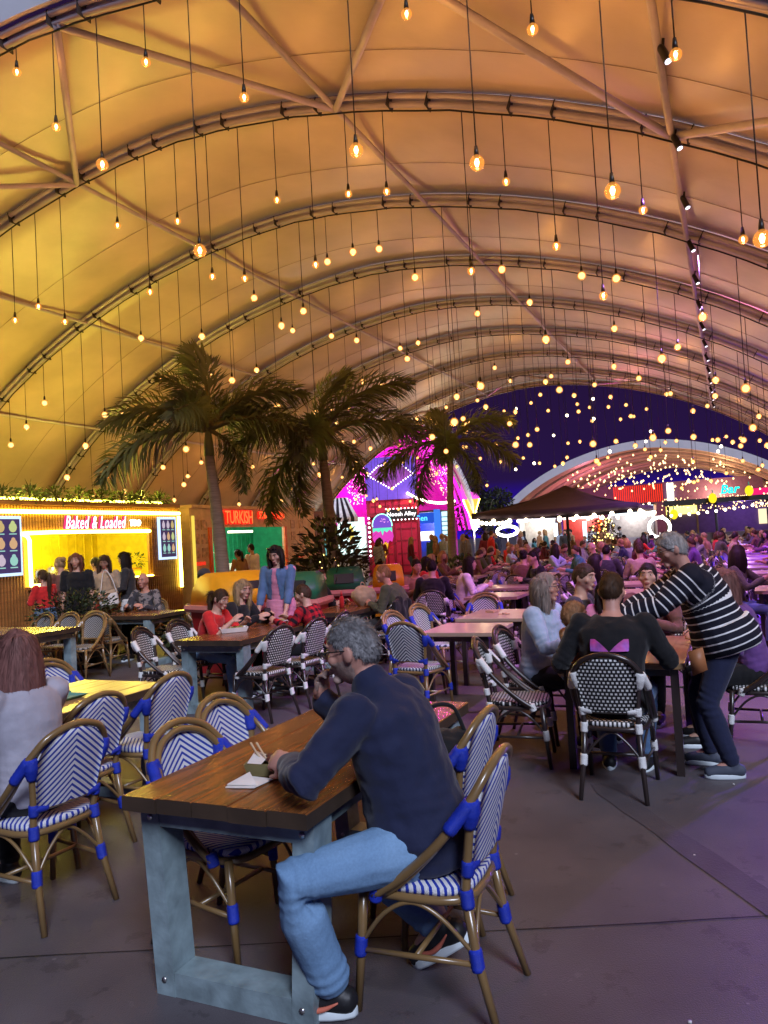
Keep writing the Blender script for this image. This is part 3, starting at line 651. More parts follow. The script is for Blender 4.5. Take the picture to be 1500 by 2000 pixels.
# ice cream sign
ic = thing('ice_cream_sign', 'glowing purple and pink ice cream cone sign on the red container', 'sign', (-.12, 35.72, .52))
def slab(nm, pts, th, m, par, y=0.):
    b = MB(); P = [Vector((p[0], y, p[1])) for p in pts]; b.ring_loft([[p for p in P], [p + Vector((0, -th, 0)) for p in P]]); return b.obj(nm, m, par, smooth=False)
circ = lambda cx, cz, rx, rz, a0, a1, n: [(cx + rx * math.cos(R(a0 + (a1 - a0) * i / n)), cz + rz * math.sin(R(a0 + (a1 - a0) * i / n))) for i in range(n + 1)]
slab('waffle_cone', [(-.26, 1.05), (.26, 1.05), (.10, .30), (-.10, .30)], .08, glow('cone_yellow', (1, .50, .04), 1.0, False), ic)
drip = [(-.46, 1.65), (-.48, 1.25), (-.40, 1.05), (-.30, 1.12), (-.22, .98), (-.12, 1.1), (0, .96), (.12, 1.1), (.22, .98), (.32, 1.12), (.42, 1.05), (.5, 1.3), (.46, 1.65)]
slab('pink_scoop', drip, .10, glow('scoop_pink', (.85, .06, .55), 1.0, False), ic, -.03)
slab('purple_scoop', circ(0, 1.85, .42, .48, 0, 180, 14) + [(-.42, 1.6), (.42, 1.6)], .10, glow('scoop_purple', (.25, .10, .75), .9, False), ic, -.05)
slab('mint_drips', [(-.46, 1.72), (-.44, 1.52), (-.30, 1.60), (-.18, 1.52), (-.08, 1.60), (0, 1.36), (.08, 1.6), (.2, 1.5), (.32, 1.62), (.44, 1.5), (.46, 1.72)], .04, glow('drip_mint', (.15, .9, .6), 1.1, False), ic, -.155)
tube('neon_outline', [(p[0], -.17, p[1]) for p in circ(0, 1.85, .45, .51, -8, 188, 20)], .02, glow('neon_mint', (.3, 1, .8), 3, False), ic)
for k in range(9): b = MB(); a = random.uniform(20, 160); rr = random.uniform(.1, .34); b.box((rr * math.cos(R(a)), -.16, 1.85 + rr * math.sin(R(a))), (.06, .01, .022), 0, Matrix.Rotation(random.uniform(0, 3), 3, 'Y')); b.obj('sprinkle', glow('sprinkle_pink', (1, .4, .8), 1.5, False), ic, smooth=False)
# striped awning kiosk left of it
kz = thing('ice_cream_kiosk', 'bright kiosk with black and white striped awning beside the red container', 'kiosk', (-2.65, 34.5, 0))
mb = MB(); mb.box((0.6, 1.2, 1.2), (2.4, 2.4, 2.4)); mb.obj('body', MATS['white_paint'], kz, smooth=False)
slab('lit_menu', [(.55, 1.15), (1.75, 1.15), (1.75, 2.75), (.55, 2.75)], .08, glow('menu_lit', (.75, 1, .95), 1.7, False), kz, -.12)
slab('banana_picture', [(1.05, 1.7), (1.25, 1.75), (1.25, 2.2), (1.12, 2.5), (1.05, 2.2)], .02, glow('menu_yellow', (1, .8, .15), 1.2, False), kz, -.21)
slab('teal_panel', [(-.55, 1.1), (.5, 1.1), (.5, 2.3), (-.55, 2.3)], .05, glow('teal_panel', (.15, .55, .6), 1.0, False), kz, -.1)
for i in range(14):
    mb = MB(); a = -.75 + i * .16; mb.add([(a * .5 + .25, .5, 3.7), ((a + .16) * .5 + .25, .5, 3.7), (a + .16, -.7, 2.75), (a, -.7, 2.75), (a + .16, -.7, 2.55), (a, -.7, 2.55)], [(0, 1, 2, 3), (3, 2, 4, 5)])
    o = mb.obj('awning_stripe', MATS['white_paint'] if i % 2 else MATS['black_paint'], kz, smooth=False); sdm = o.modifiers.new('t', 'SOLIDIFY'); sdm.thickness = .012
tube('neon_edge', [(-.75, -.72, 2.72), (-.1, .5, 3.72)], .025, M_neonY, kz); tube('neon_edge', [(-.1, .5, 3.72), (.05, .5, 4.6)], .03, glow('neon_green', (.1, 1, .6), 2.5, False), kz)
for i in range(9): q = MB(); q.ball((1.95, -.1, 1.0 + i * .21), .05, 6, 4); q.obj('marquee_bulb', M_marq, kz)
lamp(kz, (.6, -.5, 2.4), 60, (.85, .95, 1), .3)
# magenta vaulted shelter behind
mg = thing('dome_shelter', 'small vaulted shelter washed in magenta light behind the red containers', 'shelter')
mat('pink_fabric', (.42, .08, .36), .4); M_led = glow('led_magenta', (1, .02, .62), 2.6)
def mdome(th, r=0.): c, q = math.cos(th), math.sin(th); return -1.1 + (5.7 + r) * math.copysign(abs(c) ** 1.05, c), .7 + (8.2 + r) * q ** 1.05
for j in range(3):
    b = MB(); n = 30; y0 = 38.2 + 2.6 * j; L = [Vector((mdome(R(170 - 160 * i / n))[0], y, mdome(R(170 - 160 * i / n))[1])) for y in (y0, y0 + 2.55) for i in range(n + 1)]
    b.add(L, [(i, i + 1, n + 2 + i, n + 1 + i) for i in range(n)]); o = b.obj('roof_panel', MATS['pink_fabric'], mg); o.modifiers.new('t', 'SOLIDIFY').thickness = .012
for j in range(7):
    b = MB(); b.tube([Vector((mdome(R(170 - 160 * i / 30), -.15)[0], 38.2 + 1.3 * j, mdome(R(170 - 160 * i / 30), -.15)[1])) for i in range(31)], .07, 6); b.obj('arch', MATS['arch_steel'] if j % 2 == 0 else M_led, mg)
b = MB(); b.tube([Vector((mdome(R(170 - 160 * i / 30), .1)[0], 38.05, mdome(R(170 - 160 * i / 30), .1)[1])) for i in range(31)], .16, 6); b.obj('front_trim', MATS['fascia_vinyl'], mg)
for k in range(9): b = MB(); th = R(20 + 15 * k); x_, z_ = mdome(th, -.25); b.tube([(x_, 38.3, z_), (x_, 46, z_)], .05, 5); b.obj('led_strip', M_led, mg)
b = MB(); b.box((-1.1, 46.1, 4.0), (10.8, .08, 8.0)); b.obj('back_curtain', MATS['pink_fabric'], mg, smooth=False)
for k in range(2): lamp(mg, (.8 - 2.5 * k, 40 + 3 * k, 6.2), 1500, (1, .03, .70), .3)
def curtain(nm, label, p, q, drop, n, m, r=.028):
    b = MB(); p = Vector(p); q = Vector(q)
    for i in range(n):
        c = p.lerp(q, random.random()); tri_bulb(b, c - Vector((0, 0, random.uniform(0, drop))), r)
    tag(b.obj(nm, m), label, 'lights', None, 'stuff')
M_fp = glow('fairy_pink', (1, .45, .55), 6, False)
curtain('fairy_curtain', 'curtain of pinkish fairy lights hanging left of the purple billboard', (-1.7, 36.5, 6.0), (-.85, 36.5, 6.0), 2.6, 190, M_fp)
curtain('fairy_curtain', 'curtain of warm fairy lights hanging right of the third palm trunk', (2.3, 37.0, 6.6), (3.4, 37.0, 5.2), 2.2, 170, M_fairy)
# row of small lit kiosks beyond
def kiosk(t, l, w, h, col, signcol, label, estr=1.4, lampc=None, txt=None, txtm=None, open_=True):
    k = thing('food_kiosk', label, 'kiosk', T(t, l), TENTROT)
    wm = mat('kiosk_' + '%d_%d_%d' % tuple(int(c * 99) for c in col), col, .5)
    b = MB(); b.box((0, 1.6, h / 2), (w, .1, h)); b.box((-w / 2, .8, h / 2), (.08, 1.6, h)); b.box((w / 2, .8, h / 2), (.08, 1.6, h)); b.obj('walls', wm, k, smooth=False)
    b = MB(); b.box((0, .75, h + .04), (w + .2, 1.9, .08)); b.obj('roof', MATS['dark_wall'], k, smooth=False)
    b = MB(); b.box((0, 0, .5), (w, .1, 1.0)); b.obj('counter', wm, k, smooth=False)
    b = MB(); b.box((0, -.06, h - .28), (w, .08, .5)); b.obj('sign_board', glow('sign_%d_%d_%d' % tuple(int(c * 99) for c in signcol), signcol, estr, False), k, smooth=False)
    if txt: text_mesh('sign_text', txt, .38, txtm, k, (0, -.12, h - .28), RF, .008, .004)
    lamp(k, (0, .6, h - .5), 150, lampc or (1, .85, .7), .25)
    return k
M_blu = glow('sign_cyan_text', (.1, .6, 1), 2.0, False)
k = kiosk(34.85, -13.6, 1.5, 2.9, (.04, .07, .4), (.02, .08, .55), 'blue fronted kiosk with cyan sign right of the red containers', 1.2, (.5, .6, 1), 'Gen', M_blu)
b = MB(); b.box((.2, -.1, 1.75), (.8, .06, .45)); b.obj('lit_menu', glow('menu_white', (1, 1, 1), 2.2, False), k, smooth=False)
b = MB(); b.box((.85, -.2, 2.0), (.22, .3, 2.0)); b.obj('side_sign', glow('side_blue', (.05, .2, .8), 1.2, False), k, smooth=False)
ms_ = thing('menu_lightbox', 'tall pale blue lit menu board behind the third palm trunk', 'menu board', T(35.5, -12.68), TENTROT)
b = MB(); b.box((0, 0, 1.9), (.95, .1, 2.0)); b.obj('panel', glow('menu_pale', (.6, .9, .95), 1.5, False), ms_, smooth=False)
for i in range(8): b = MB(); b.box((random.uniform(-.1, .1), -.06, 1.1 + i * .22), (.65, .02, .05)); b.obj('menu_line', mat('menu_line_teal', (.1, .35, .4), .5), ms_, smooth=False)
for x in (-.4, .4): b = MB(); b.tube([(x, .02, 0), (x, .02, .95)], .04, 6); b.obj('post', MATS['steel'], ms_)
cs = thing('cone_sign', 'neon ice cream cone sign on a post with pink swirl', 'sign', T(36.5, -11.55), TENTROT)
b = MB(); b.tube([(0, .05, 0), (0, .05, 2.4)], .05, 8); b.obj('post', MATS['steel'], cs)
slab('cone', [(-.42, 3.45), (.42, 3.45), (.04, 2.3), (-.04, 2.3)], .08, glow('cone_gold', (1, .55, .08), 1.3, False), cs); tube('neon_edge', [(-.42, -.1, 3.45), (0, -.1, 2.28), (.42, -.1, 3.45)], .035, M_neonY, cs)
slab('swirl', [(-.45, 3.45), (-.55, 4.0), (-.42, 4.4), (-.2, 3.9), (0, 3.8), (.3, 3.75), (.42, 3.45)], .1, glow('swirl_pink', (.9, .1, .7), 1.3, False), cs, -.01)
b = MB(); b.ball((.1, -.1, 2.0), .13, 8, 6); b.obj('flood_lamp', glow('flood_white', (1, .95, .8), 14, False), cs)
lamp(cs, (.1, -.35, 2.0), 90, (1, .9, .7), .12)
kl = [(47.5, -10.9, 2.3, 2.9, (.5, .5, .5), (.9, .85, 1), 'white fronted kiosk with pale lilac sign beyond the parasol', None),
      (47.0, -8.1, 2.2, 2.8, (.4, .05, .05), (1, .75, .75), 'red kiosk with pale sign beyond the parasol pole', None),
      (48.5, -5.4, 2.6, 2.9, (.35, .35, .4), (.75, .9, 1), 'grey kiosk with long bluish white sign beyond the parasol', None),
      (46.0, -2.4, 1.6, 2.7, (.3, .25, .05), (1, .8, .2), 'kiosk with yellow sign between the parasol and the bar', None)]
for a in kl: kiosk(*a[:7], 2.4)
for l, c, nm in ((-9.5, (.6, .8, 1), 'white'), (-6.9, (1, .12, .02), 'red orange'), (-7.8, (.6, .85, 1), 'bluish')):
    o = thing('neon_column', nm + ' vertical neon tube standing between the far kiosks', 'neon light', T(46.2, l), TENTROT)
    b = MB(); b.box((0, 0, .12), (.3, .3, .24)); b.obj('base', MATS['black_paint'], o, smooth=False)
    b = MB(); b.tube([(0, 0, .24), (0, 0, 2.1)], .11, 8); b.obj('tube', glow('column_' + nm, c, 4, False), o)
for t, l, z, rr in ((30.0, -8.1, 1.75, .42), (33, -2.6, 1.55, .40)):
    o = thing('ring_lamp', 'glowing white ring shaped lamp on a stand ' + ('left of' if l < -5 else 'right of') + ' the parasol pole', 'lamp', T(t, l), TENTROT)
    b = MB(); b.tube([(rr * math.cos(6.283 * i / 24), 0, z + rr * (.45 if l < -5 else 1) * math.sin(6.283 * i / 24)) for i in range(24)], .06, 7, closed=True); b.obj('ring', glow('ring_white', (1, .96, .9), 7, False), o)
    b = MB(); b.tube([(0, .03, 0), (0, .03, z - rr * .5)], .03, 6); b.obj('stand', MATS['steel'], o)
# bar pavilion to the right
bp = thing('bar_pavilion', 'purple lit bar pavilion hung with fairy lights and a teal sign', 'bar', T(43, 0.6), TENTROT)
b = MB(); b.box((0, 1.5, 2.75), (7.4, 3.4, .25)); b.obj('roof', MATS['dark_wall'], bp, smooth=False)
for x in (-3.5, -1.2, 1.2, 3.5): b = MB(); b.tube([(x, 0, 0), (x, 0, 2.65)], .07, 8); b.obj('post', MATS['dark_wall'], bp)
b = MB(); b.box((0, .5, .55), (6.6, .5, 1.1)); b.obj('bar_counter', mat('bar_wood', (.10, .07, .08), .5), bp, smooth=False)
b = MB(); b.box((1.6, 3.0, 1.8), (1.5, .1, .8)); b.obj('bottle_shelf', glow('shelf_warm', (1, .8, .5), 1.3, False), bp, smooth=False)
b = MB(); b.box((0, 3.1, 1.4), (7.2, .1, 2.7)); b.obj('back_wall', mat('bar_back', (.12, .09, .16), .6), bp, smooth=False)
text_mesh('neon_sign', 'Bar', .62, glow('neon_teal', (.0, 1, .75), 2.2, False), bp, (-.5, -.15, 3.25), RF, .02, .012, .2)
lamp(bp, (0, .8, 2.3), 160, (.45, .2, 1), .3)
curtain('fairy_curtain', 'long curtain of white fairy lights along the bar pavilion roof edge', T(42.9, -3.2, 3.0), T(42.9, 4.2, 3.0), .75, 230, M_fairy, .035)
for i, (l, z) in enumerate(((-2.6, 2.15), (-.7, 2.85), (1.0, 3.1), (3.3, 2.3))):
    o = thing('lemon_lantern', 'round yellow lemon lantern hanging along the bar pavilion', 'lantern', T(42.6, l, z), 0, 'lemon lanterns along the bar')
    b = MB(); b.ball((0, 0, 0), (.2, .2, .26), 10, 8); b.obj('lemon', glow('lemon_yellow', (1, .72, .02), 1.3, False), o)
    b = MB(); b.tube([(0, 0, .25), (0, 0, .45)], .03, 6); b.obj('stem', mat('stem_teal', (.05, .4, .3), .5), o)
hb = thing('container_block', 'dark container block with a red panel inside the distant shelter', 'container', T(66, -5), TENTROT)
b = MB(); b.box((0, 0, 2.5), (15, 2.4, 5.0)); b.obj('body', mat('block_purple', (.12, .07, .2), .6), hb, smooth=False)
b = MB()
for i in range(24): b.box((-3.4 + i * .16, -1.25, 4.2), (.09, .06, 1.4))
b.obj('red_panel', mat('block_red', (.7, .05, .03), .5, emis=(1, .06, .03), estr=.35), hb, smooth=False)
b = MB(); b.box((.9, -1.35, 4.1), (.5, .1, 1.6)); b.obj('lit_sign', glow('lit_cream', (1, .95, .7), 3, False), hb, smooth=False)
b = MB(); b.box((7.2, -1.3, 3.3), (1.3, .1, 1.4)); b.obj('pink_sign', glow('lit_pink', (1, .02, .2), 1.0, False), hb, smooth=False)
# assumed violet floodlight on an unseen mast to the right, for the violet wash
fl = thing('assumed_flood_mast', 'assumed slim unseen mast carrying a violet floodlight at the aisle side', 'floodlight', T(17, 5.2), TENTROT)
b = MB(); b.tube([(0, 0, 0), (0, 0, 3.6)], .05, 10); b.obj('mast', MATS['arch_steel'], fl)
b = MB(); b.box((-.1, 0, 3.6), (.12, .4, .3)); b.obj('lamp_housing', MATS['spot_black'], fl, smooth=False)
b = MB(); b.box((-.17, 0, 3.6), (.02, .36, .26)); b.obj('lamp_face', glow('flood_violet', (.25, .08, 1), 8, False), fl, smooth=False)
def flood(par, loc, tgt, e, col, ang):
    L = bpy.data.lights.new('flood_beam', 'SPOT'); L.energy = e; L.color = col; L.spot_size = R(ang); L.spot_blend = .6; L.shadow_soft_size = .2
    o = bpy.data.objects.new('flood_beam', L); COL.objects.link(o); o.parent = par; o.location = loc
    o.rotation_euler = (Vector(tgt) - Vector(loc)).to_track_quat('-Z', 'Y').to_euler()
flood(fl, (-.25, 0, 3.6), (-4.5, 1.0, .4), 20000, (.14, .03, 1), 125)
flood(fl, (-.25, .1, 3.6), (-3.2, -7.5, .3), 7000, (.20, .05, 1), 80)
f2 = thing('assumed_flood_mast', 'assumed slim unseen mast carrying a magenta violet floodlight near the front arch', 'floodlight', T(11.5, 5.3), TENTROT)  # assumed floodlight out of view, added to turn the roof pink
b = MB(); b.tube([(0, 0, 0), (0, 0, 3.2)], .05, 10); b.obj('mast', MATS['arch_steel'], f2)
b = MB(); b.box((-.1, 0, 3.2), (.12, .4, .3)); b.obj('lamp_housing', MATS['spot_black'], f2, smooth=False)
b = MB(); b.box((-.17, 0, 3.2), (.02, .36, .26)); b.obj('lamp_face', MATS['flood_violet'], f2, smooth=False)
flood(f2, (-.25, 0, 3.3), (-7, .8, 8.5), 15000, (1, .22, .62), 110)

# ================================================================== PALMS AND PLANTING
mat('palm_trunk', (.20, .16, .12), .8, var=.3, nscale=5, stretch=(1, 1, 9), bump=.3, bscale=12); mat('palm_shaft', (.13, .15, .06), .5); mat('palm_leaf', (.125, .15, .055), .55, var=.4, nscale=3); mat('rachis', (.12, .11, .04), .6)
def frond_mesh(L, seed):
    rnd = random.Random(seed); mb = MB(); N = 26
    def pos(s): return Vector((0, L * (.97 * s - .10 * s * s), L * (.42 * s - .62 * s * s)))
    mb.tube([pos(i / 12) for i in range(13)], [.028 * (1 - .85 * i / 12) + .003 for i in range(13)], 5, 1)
    for i in range(N * 2):
        s = .13 + .87 * (i / (N * 2)); p = pos(s); d = (pos(min(1, s + .02)) - pos(s - .02)).normalized()
        side = Vector((1, 0, 0)); upv = side.cross(d)
        prof = math.sin(math.pi * min(1, .16 + .80 * s)) ** .7
        for k in range(5):
            a = 2 * math.pi * (k + rnd.random() * .9) / 5; o = side * math.cos(a) + upv * math.sin(a)
            ln = L * .30 * prof * rnd.uniform(.75, 1.15); q = (o + d * rnd.uniform(.45, .8)).normalized(); w = d.cross(q).normalized() * .0125 * rnd.uniform(.8, 1.3)
            t1 = p + q * ln * .55; t2 = p + q * ln + Vector((0, 0, -ln * .28))
            mb.add([p, t1 + w, t2, t1 - w], [(0, 1, 2, 3)], 0)
    return mb.mesh('frond', [MATS['palm_leaf'], MATS['rachis']])
FRONDS = [frond_mesh(1.0, s) for s in (1, 2, 3)]
def palm(t, l, h, lean, L, label, specs, rnd):
    o = thing('palm_tree', label, 'palm tree', T(t, l))
    top = Vector((lean[0], lean[1], h)); b = MB()
    pts = catmull([(0, 0, 0), (lean[0] * .15, lean[1] * .15, h * .4), (lean[0] * .55, lean[1] * .55, h * .75), top], 6); n = len(pts)
    b.tube(pts, [.125 - .055 * i / n + .006 * (i % 2) for i in range(n)], 12); b.obj('trunk', MATS['palm_trunk'], o)
    b = MB(); b.tube([top, top + Vector((0, 0, .18)), top + Vector((0, 0, .55))], [.085, .075, .03], 10); b.obj('crownshaft', MATS['palm_shaft'], o)
    for az, el, s in specs:
        f = link('frond', rnd.choice(FRONDS), o, top + Vector((0, 0, .42))); f.rotation_mode = 'XYZ'
        f.rotation_euler = (Matrix.Rotation(R(az), 3, 'Z') @ Matrix.Rotation(R(el), 3, 'X') @ Matrix.Rotation(R(rnd.uniform(-20, 20)), 3, 'Y')).to_euler(); f.scale = (L * s,) * 3
    return o
rnd = random.Random(5)
palm(9.95, -7.25, 3.15, (-.16, .05, 0), 1.85, 'palm with thick trunk and upright centre frond in front of the stall corner', [(92, 18, 1.0), (100, -14, 1.1), (-85, 30, 1.0), (-95, 2, 1.0), (30, 78, .95), (95, 62, .7), (175, 15, .8), (-25, 25, .85), (-100, -50, .7)], rnd)
palm(11.75, -6.25, 3.1, (-.1, 0, 0), 1.95, 'palm with drooping fronds rising from shrubs beside the green bins', [(95, 6, .95), (85, -42, 1.0), (-85, 40, 1.05), (-92, 8, 1.0), (-60, 75, .75), (170, -5, .85), (5, 20, .8), (100, -62, .8), (-100, -45, .7)], rnd)
palm(19.6, -6.85, 3.75, (.1, 0, 0), 2.15, 'slender palm with bare pale trunk standing beyond the bins', [(92, 25, 1.0), (95, -12, 1.1), (80, -48, .95), (-85, 28, 1.0), (-95, -8, 1.0), (-75, -50, .8), (20, 50, .8), (170, -10, .85)], rnd)
def shrub(nm, label, t, l, z, rad, n, size, m, pot=None, bl=0):
    o = thing(nm, label, 'plant', T(t, l))
    b = MB(); leaf_scatter(b, n, (0, 0, z), rad, size)
    if bl: blades(b, bl, (0, 0, z - rad[2]), rad[2] * 2.1, .9, .022)
    b.obj('foliage', MATS[m], o, smooth=False)
    b = MB()
    for k in range(5): a = k * 1.3; b.tube([(0.05 * math.cos(a), .05 * math.sin(a), .05), (rad[0] * .5 * math.cos(a), rad[1] * .5 * math.sin(a), z)], [.02, .008], 5)
    b.obj('stems', MATS['rachis'], o)
    if pot:
        b = MB(); b.tube([(0, 0, 0), (0, 0, pot[1]), (0, 0, pot[1] + .01)], [pot[0] * .85, pot[0], pot[0] * .9], 16); b.obj('planter', MATS['black_paint'], o)
    return o
shrub('round_shrub', 'dense dark rounded shrub in a planter in front of the slatted stall', 8.75, -9.15, .72, (.66, .74, .46), 2200, .075, 'leaf_dark', (.4, .4))
shrub('tall_shrub', 'tall strappy shrub around the foot of the drooping palm', 11.4, -6.15, 1.1, (.6, .65, 1.0), 1300, .17, 'leaf_olive', (.4, .35), 90)
shrub('tall_shrub', 'strappy shrub with fairy lights near the kebab stall window', 11.9, -6.95, .8, (.5, .5, .6), 450, .15, 'leaf_olive', (.4, .35), 50)
shrub('low_shrub', 'low spiky shrub behind the green bins', 12.3, -5.4, .55, (.5, .5, .4), 260, .13, 'leaf_olive', (.35, .3), 40)
shrub('low_shrub', 'low dark plant beside the man in the cap', 9.55, -7.75, .4, (.4, .4, .3), 320, .12, 'leaf_dark', (.3, .25), 20)
shrub('low_shrub', 'broad low planting around the slender palm trunk', 19.4, -6.6, .6, (1.2, .9, .5), 700, .16, 'leaf_dark', None, 50)
shrub('potted_tree', 'small potted tree wrapped with warm fairy lights near the parasol', 29.5, -4.3, 1.3, (.55, .55, .75), 700, .12, 'leaf_dark', (.35, .45))
curtain('fairy_lights', 'warm fairy lights wound through the small potted tree', T(29.3, -4.7, 2.0), T(29.4, -3.9, 2.0), 1.3, 60, glow('fairy_gold', (1, .75, .2), 6, False), .03)
curtain('fairy_lights', 'yellow green fairy lights wound through the strappy shrub', T(11.3, -6.5, 1.5), T(11.6, -6.0, 1.5), .8, 26, MATS['fairy_gold'], .014)
tr = thing('broadleaf_tree', 'dark rounded tree silhouetted against the blue night sky', 'tree', T(40, -12.0))
b = MB(); b.tube([(0, 0, 0), (.1, 0, 1.4), (0, .1, 2.6)], [.16, .12, .07], 8)
for k in range(6): a = k * 1.05; b.tube([(0, .05, 1.5 + .15 * k), (.8 * math.cos(a), .8 * math.sin(a), 2.5 + .2 * k)], [.06, .015], 5)
b.obj('trunk', MATS['palm_trunk'], tr)
b = MB()
for k in range(26): leaf_scatter(b, 260, (random.uniform(-1.0, 1.0), random.uniform(-1.0, 1.0), random.uniform(1.9, 4.5)), (.7, .7, .6), .17)
b.obj('crown', MATS['leaf_dark'], tr, smooth=False)

# ================================================================== BINS
for nm, c in (('yellow', (.62, .28, .01)), ('green', (.01, .10, .045)), ('red', (.38, .012, .02)), ('pink', (.55, .20, .18))): mat('bin_' + nm, c, .4, var=.1)
def bin_(t, l, rot, hood, body, label, w=.62, d=.7, hh=.34):
    o = thing('recycling_bin', label, 'bin', T(t, l), rot)
    rect = lambda w, d, z, y=0: [Vector((-w / 2, y - d / 2, z)), Vector((w / 2, y - d / 2, z)), Vector((w / 2, y + d / 2, z)), Vector((-w / 2, y + d / 2, z))]
    b = MB(); b.ring_loft([rect(w * .82, d * .82, .0), rect(w, d, .84)]); b.obj('body', MATS['bin_' + body], o, smooth=False)
    b = MB(); b.ring_loft([rect(w + .1, d + .1, .84), rect(w + .14, d + .14, .88), rect(w + .12, d + .12, .93)]); b.obj('rim', MATS['bin_pink'], o, smooth=False)
    b = MB(); b.ring_loft([rect(w, d, .93), rect(w * .97, d * .9, .93 + hh * .45, .02), rect(w * .88, d * .62, .93 + hh * .85, .06), rect(w * .7, d * .42, .93 + hh, .08)]); h = b.obj('hood', MATS['bin_' + hood], o)
    b = MB(); b.box((0, -d * .36, .93 + hh * .45), (w * .5, .12, hh * .45), 0, Matrix.Rotation(R(-20), 3, 'X')); b.obj('opening', MATS['black_paint'], h, smooth=False)
    b = MB(); b.box((0, -d * .47, .5), (w * .5, .012, .16)); b.obj('label_plate', MATS['white_paint'], o, smooth=False)
    for x in (-.22, .22): b = MB(); b.tube([(x - .03, d * .42, .08), (x + .03, d * .42, .08)], .08, 12); b.obj('wheel', MATS['black_paint'], o)
bin_(8.75, -6.15, TENTROT + 1.2, 'yellow', 'red', 'red bodied bin with big yellow domed hood behind the denim jacket woman', .95, .95, .42)
bin_(9.2, -5.45, TENTROT + .2, 'green', 'red', 'red bodied bin with green hood beside the yellow hooded bin', .6, .6, .36)
bin_(10.95, -5.65, TENTROT + .4, 'green', 'red', 'green hooded bin with red body standing left of the yellow bin')
bin_(11.3, -5.05, TENTROT + .4, 'yellow', 'yellow', 'all yellow bin with hood at the end of the bin row', .5, .6)

# ================================================================== PARASOL
pa = thing('parasol', 'huge dark square parasol edged with festoon bulbs beyond the dining tables', 'parasol', T(24.2, -4.6), TENTROT)
mat('parasol_cloth', (.035, .022, .045), .8, bump=.2, bscale=3); b = MB(); b.tube([(0, 0, 0), (0, 0, 3.05)], .045, 10); b.obj('pole', MATS['dark_wall'], pa)
b = MB(); b.box((0, 0, .06), (.8, .8, .12)); b.obj('base', MATS['dark_wall'], pa, smooth=False)
cor = [Vector((-2.35, -2.35, 2.3)), Vector((2.35, -2.35, 2.3)), Vector((2.35, 2.35, 2.3)), Vector((-2.35, 2.35, 2.3))]; apx = Vector((0, 0, 3.05))
for i in range(4):
    p, q = cor[i], cor[(i + 1) % 4]; b = MB(); rows = []
    for k in range(7):
        f = k / 6; rows.append([apx.lerp(p.lerp(q, j / 8), f) + Vector((0, 0, -.14 * math.sin(math.pi * f) - .06 * f * math.sin(math.pi * j / 8))) for j in range(9)])
    rows.append([v + Vector((0, 0, -.16)) for v in rows[-1]])
    b.add([v for r_ in rows for v in r_], [(k * 9 + j, k * 9 + j + 1, (k + 1) * 9 + j + 1, (k + 1) * 9 + j) for k in range(7) for j in range(8)]); o = b.obj('canopy_panel', MATS['parasol_cloth'], pa); sdm = o.modifiers.new('t', 'SOLIDIFY'); sdm.thickness = .008
    b = MB(); b.tube([apx + Vector((0, 0, -.2)), p + Vector((0, 0, -.05))], .018, 6); b.obj('rib', MATS['dark_wall'], pa)
M_fest = glow('festoon_glow', (1, .82, .55), 9, False)
fbm = MB(); fbm.ball((0, 0, 0), .062, 8, 6); FEST = fbm.mesh('bulb', M_fest)
LFb = bpy.data.lights.new('festoon_light', 'POINT'); LFb.energy = 9; LFb.color = (1, .7, .4); LFb.shadow_soft_size = .06
def festoon(p, q, n, sag, label, grp, light=0):
    p = Vector(p); q = Vector(q)
    for i in range(n):
        f = (i + .5) / n; c = p.lerp(q, f) - Vector((0, 0, sag * 4 * f * (1 - f)))
        o = link('festoon_bulb', FEST, None, c); tag(o, label, 'light bulb', grp)
        if light and i % light == 0:
            k = bpy.data.objects.new('bulb_lamp', LFb); COL.objects.link(k); k.parent = o; k.location = (0, 0, -.1)
for i in range(4):
    p, q = cor[i], cor[(i + 1) % 4]; mw = lambda v: T(24.2 + v.y * 1.02, -4.6 + v.x * 1.02, 2.08)
    festoon(mw(p), mw(q), 10, .08, 'round festoon bulb strung along the parasol rim', 'festoon bulbs on the parasol rim', 4)
festoon(T(33, -8, 2.5), T(36, 2.5, 2.5), 30, .5, 'round festoon bulb on the line strung before the far kiosks', 'festoon bulbs before the far kiosks', 6)
festoon(T(38, -9.5, 2.6), T(41, -3.5, 2.8), 22, .4, 'round festoon bulb on the line above the far crowd', 'festoon bulbs over the far crowd', 6)
festoon((1.1, 35.5, 3.8), (3.3, 35.5, 3.3), 26, .25, 'tiny bulb in the bright swag over the blue kiosk', 'bulbs in the swag over the blue kiosk', 8)
for k in range(15):
    o = thing('pendant_bulb', 'glowing bulb hanging on the open air lines between the shelters', 'light bulb', T(random.uniform(29.5, 36), random.uniform(-9, 2), random.uniform(4.2, 7.0)), 0, 'bulbs between the shelters'); link('globe', FEST, o)
    c = link('cord', CORD, o, (0, 0, .06)); c.scale = (1, 1, .5)

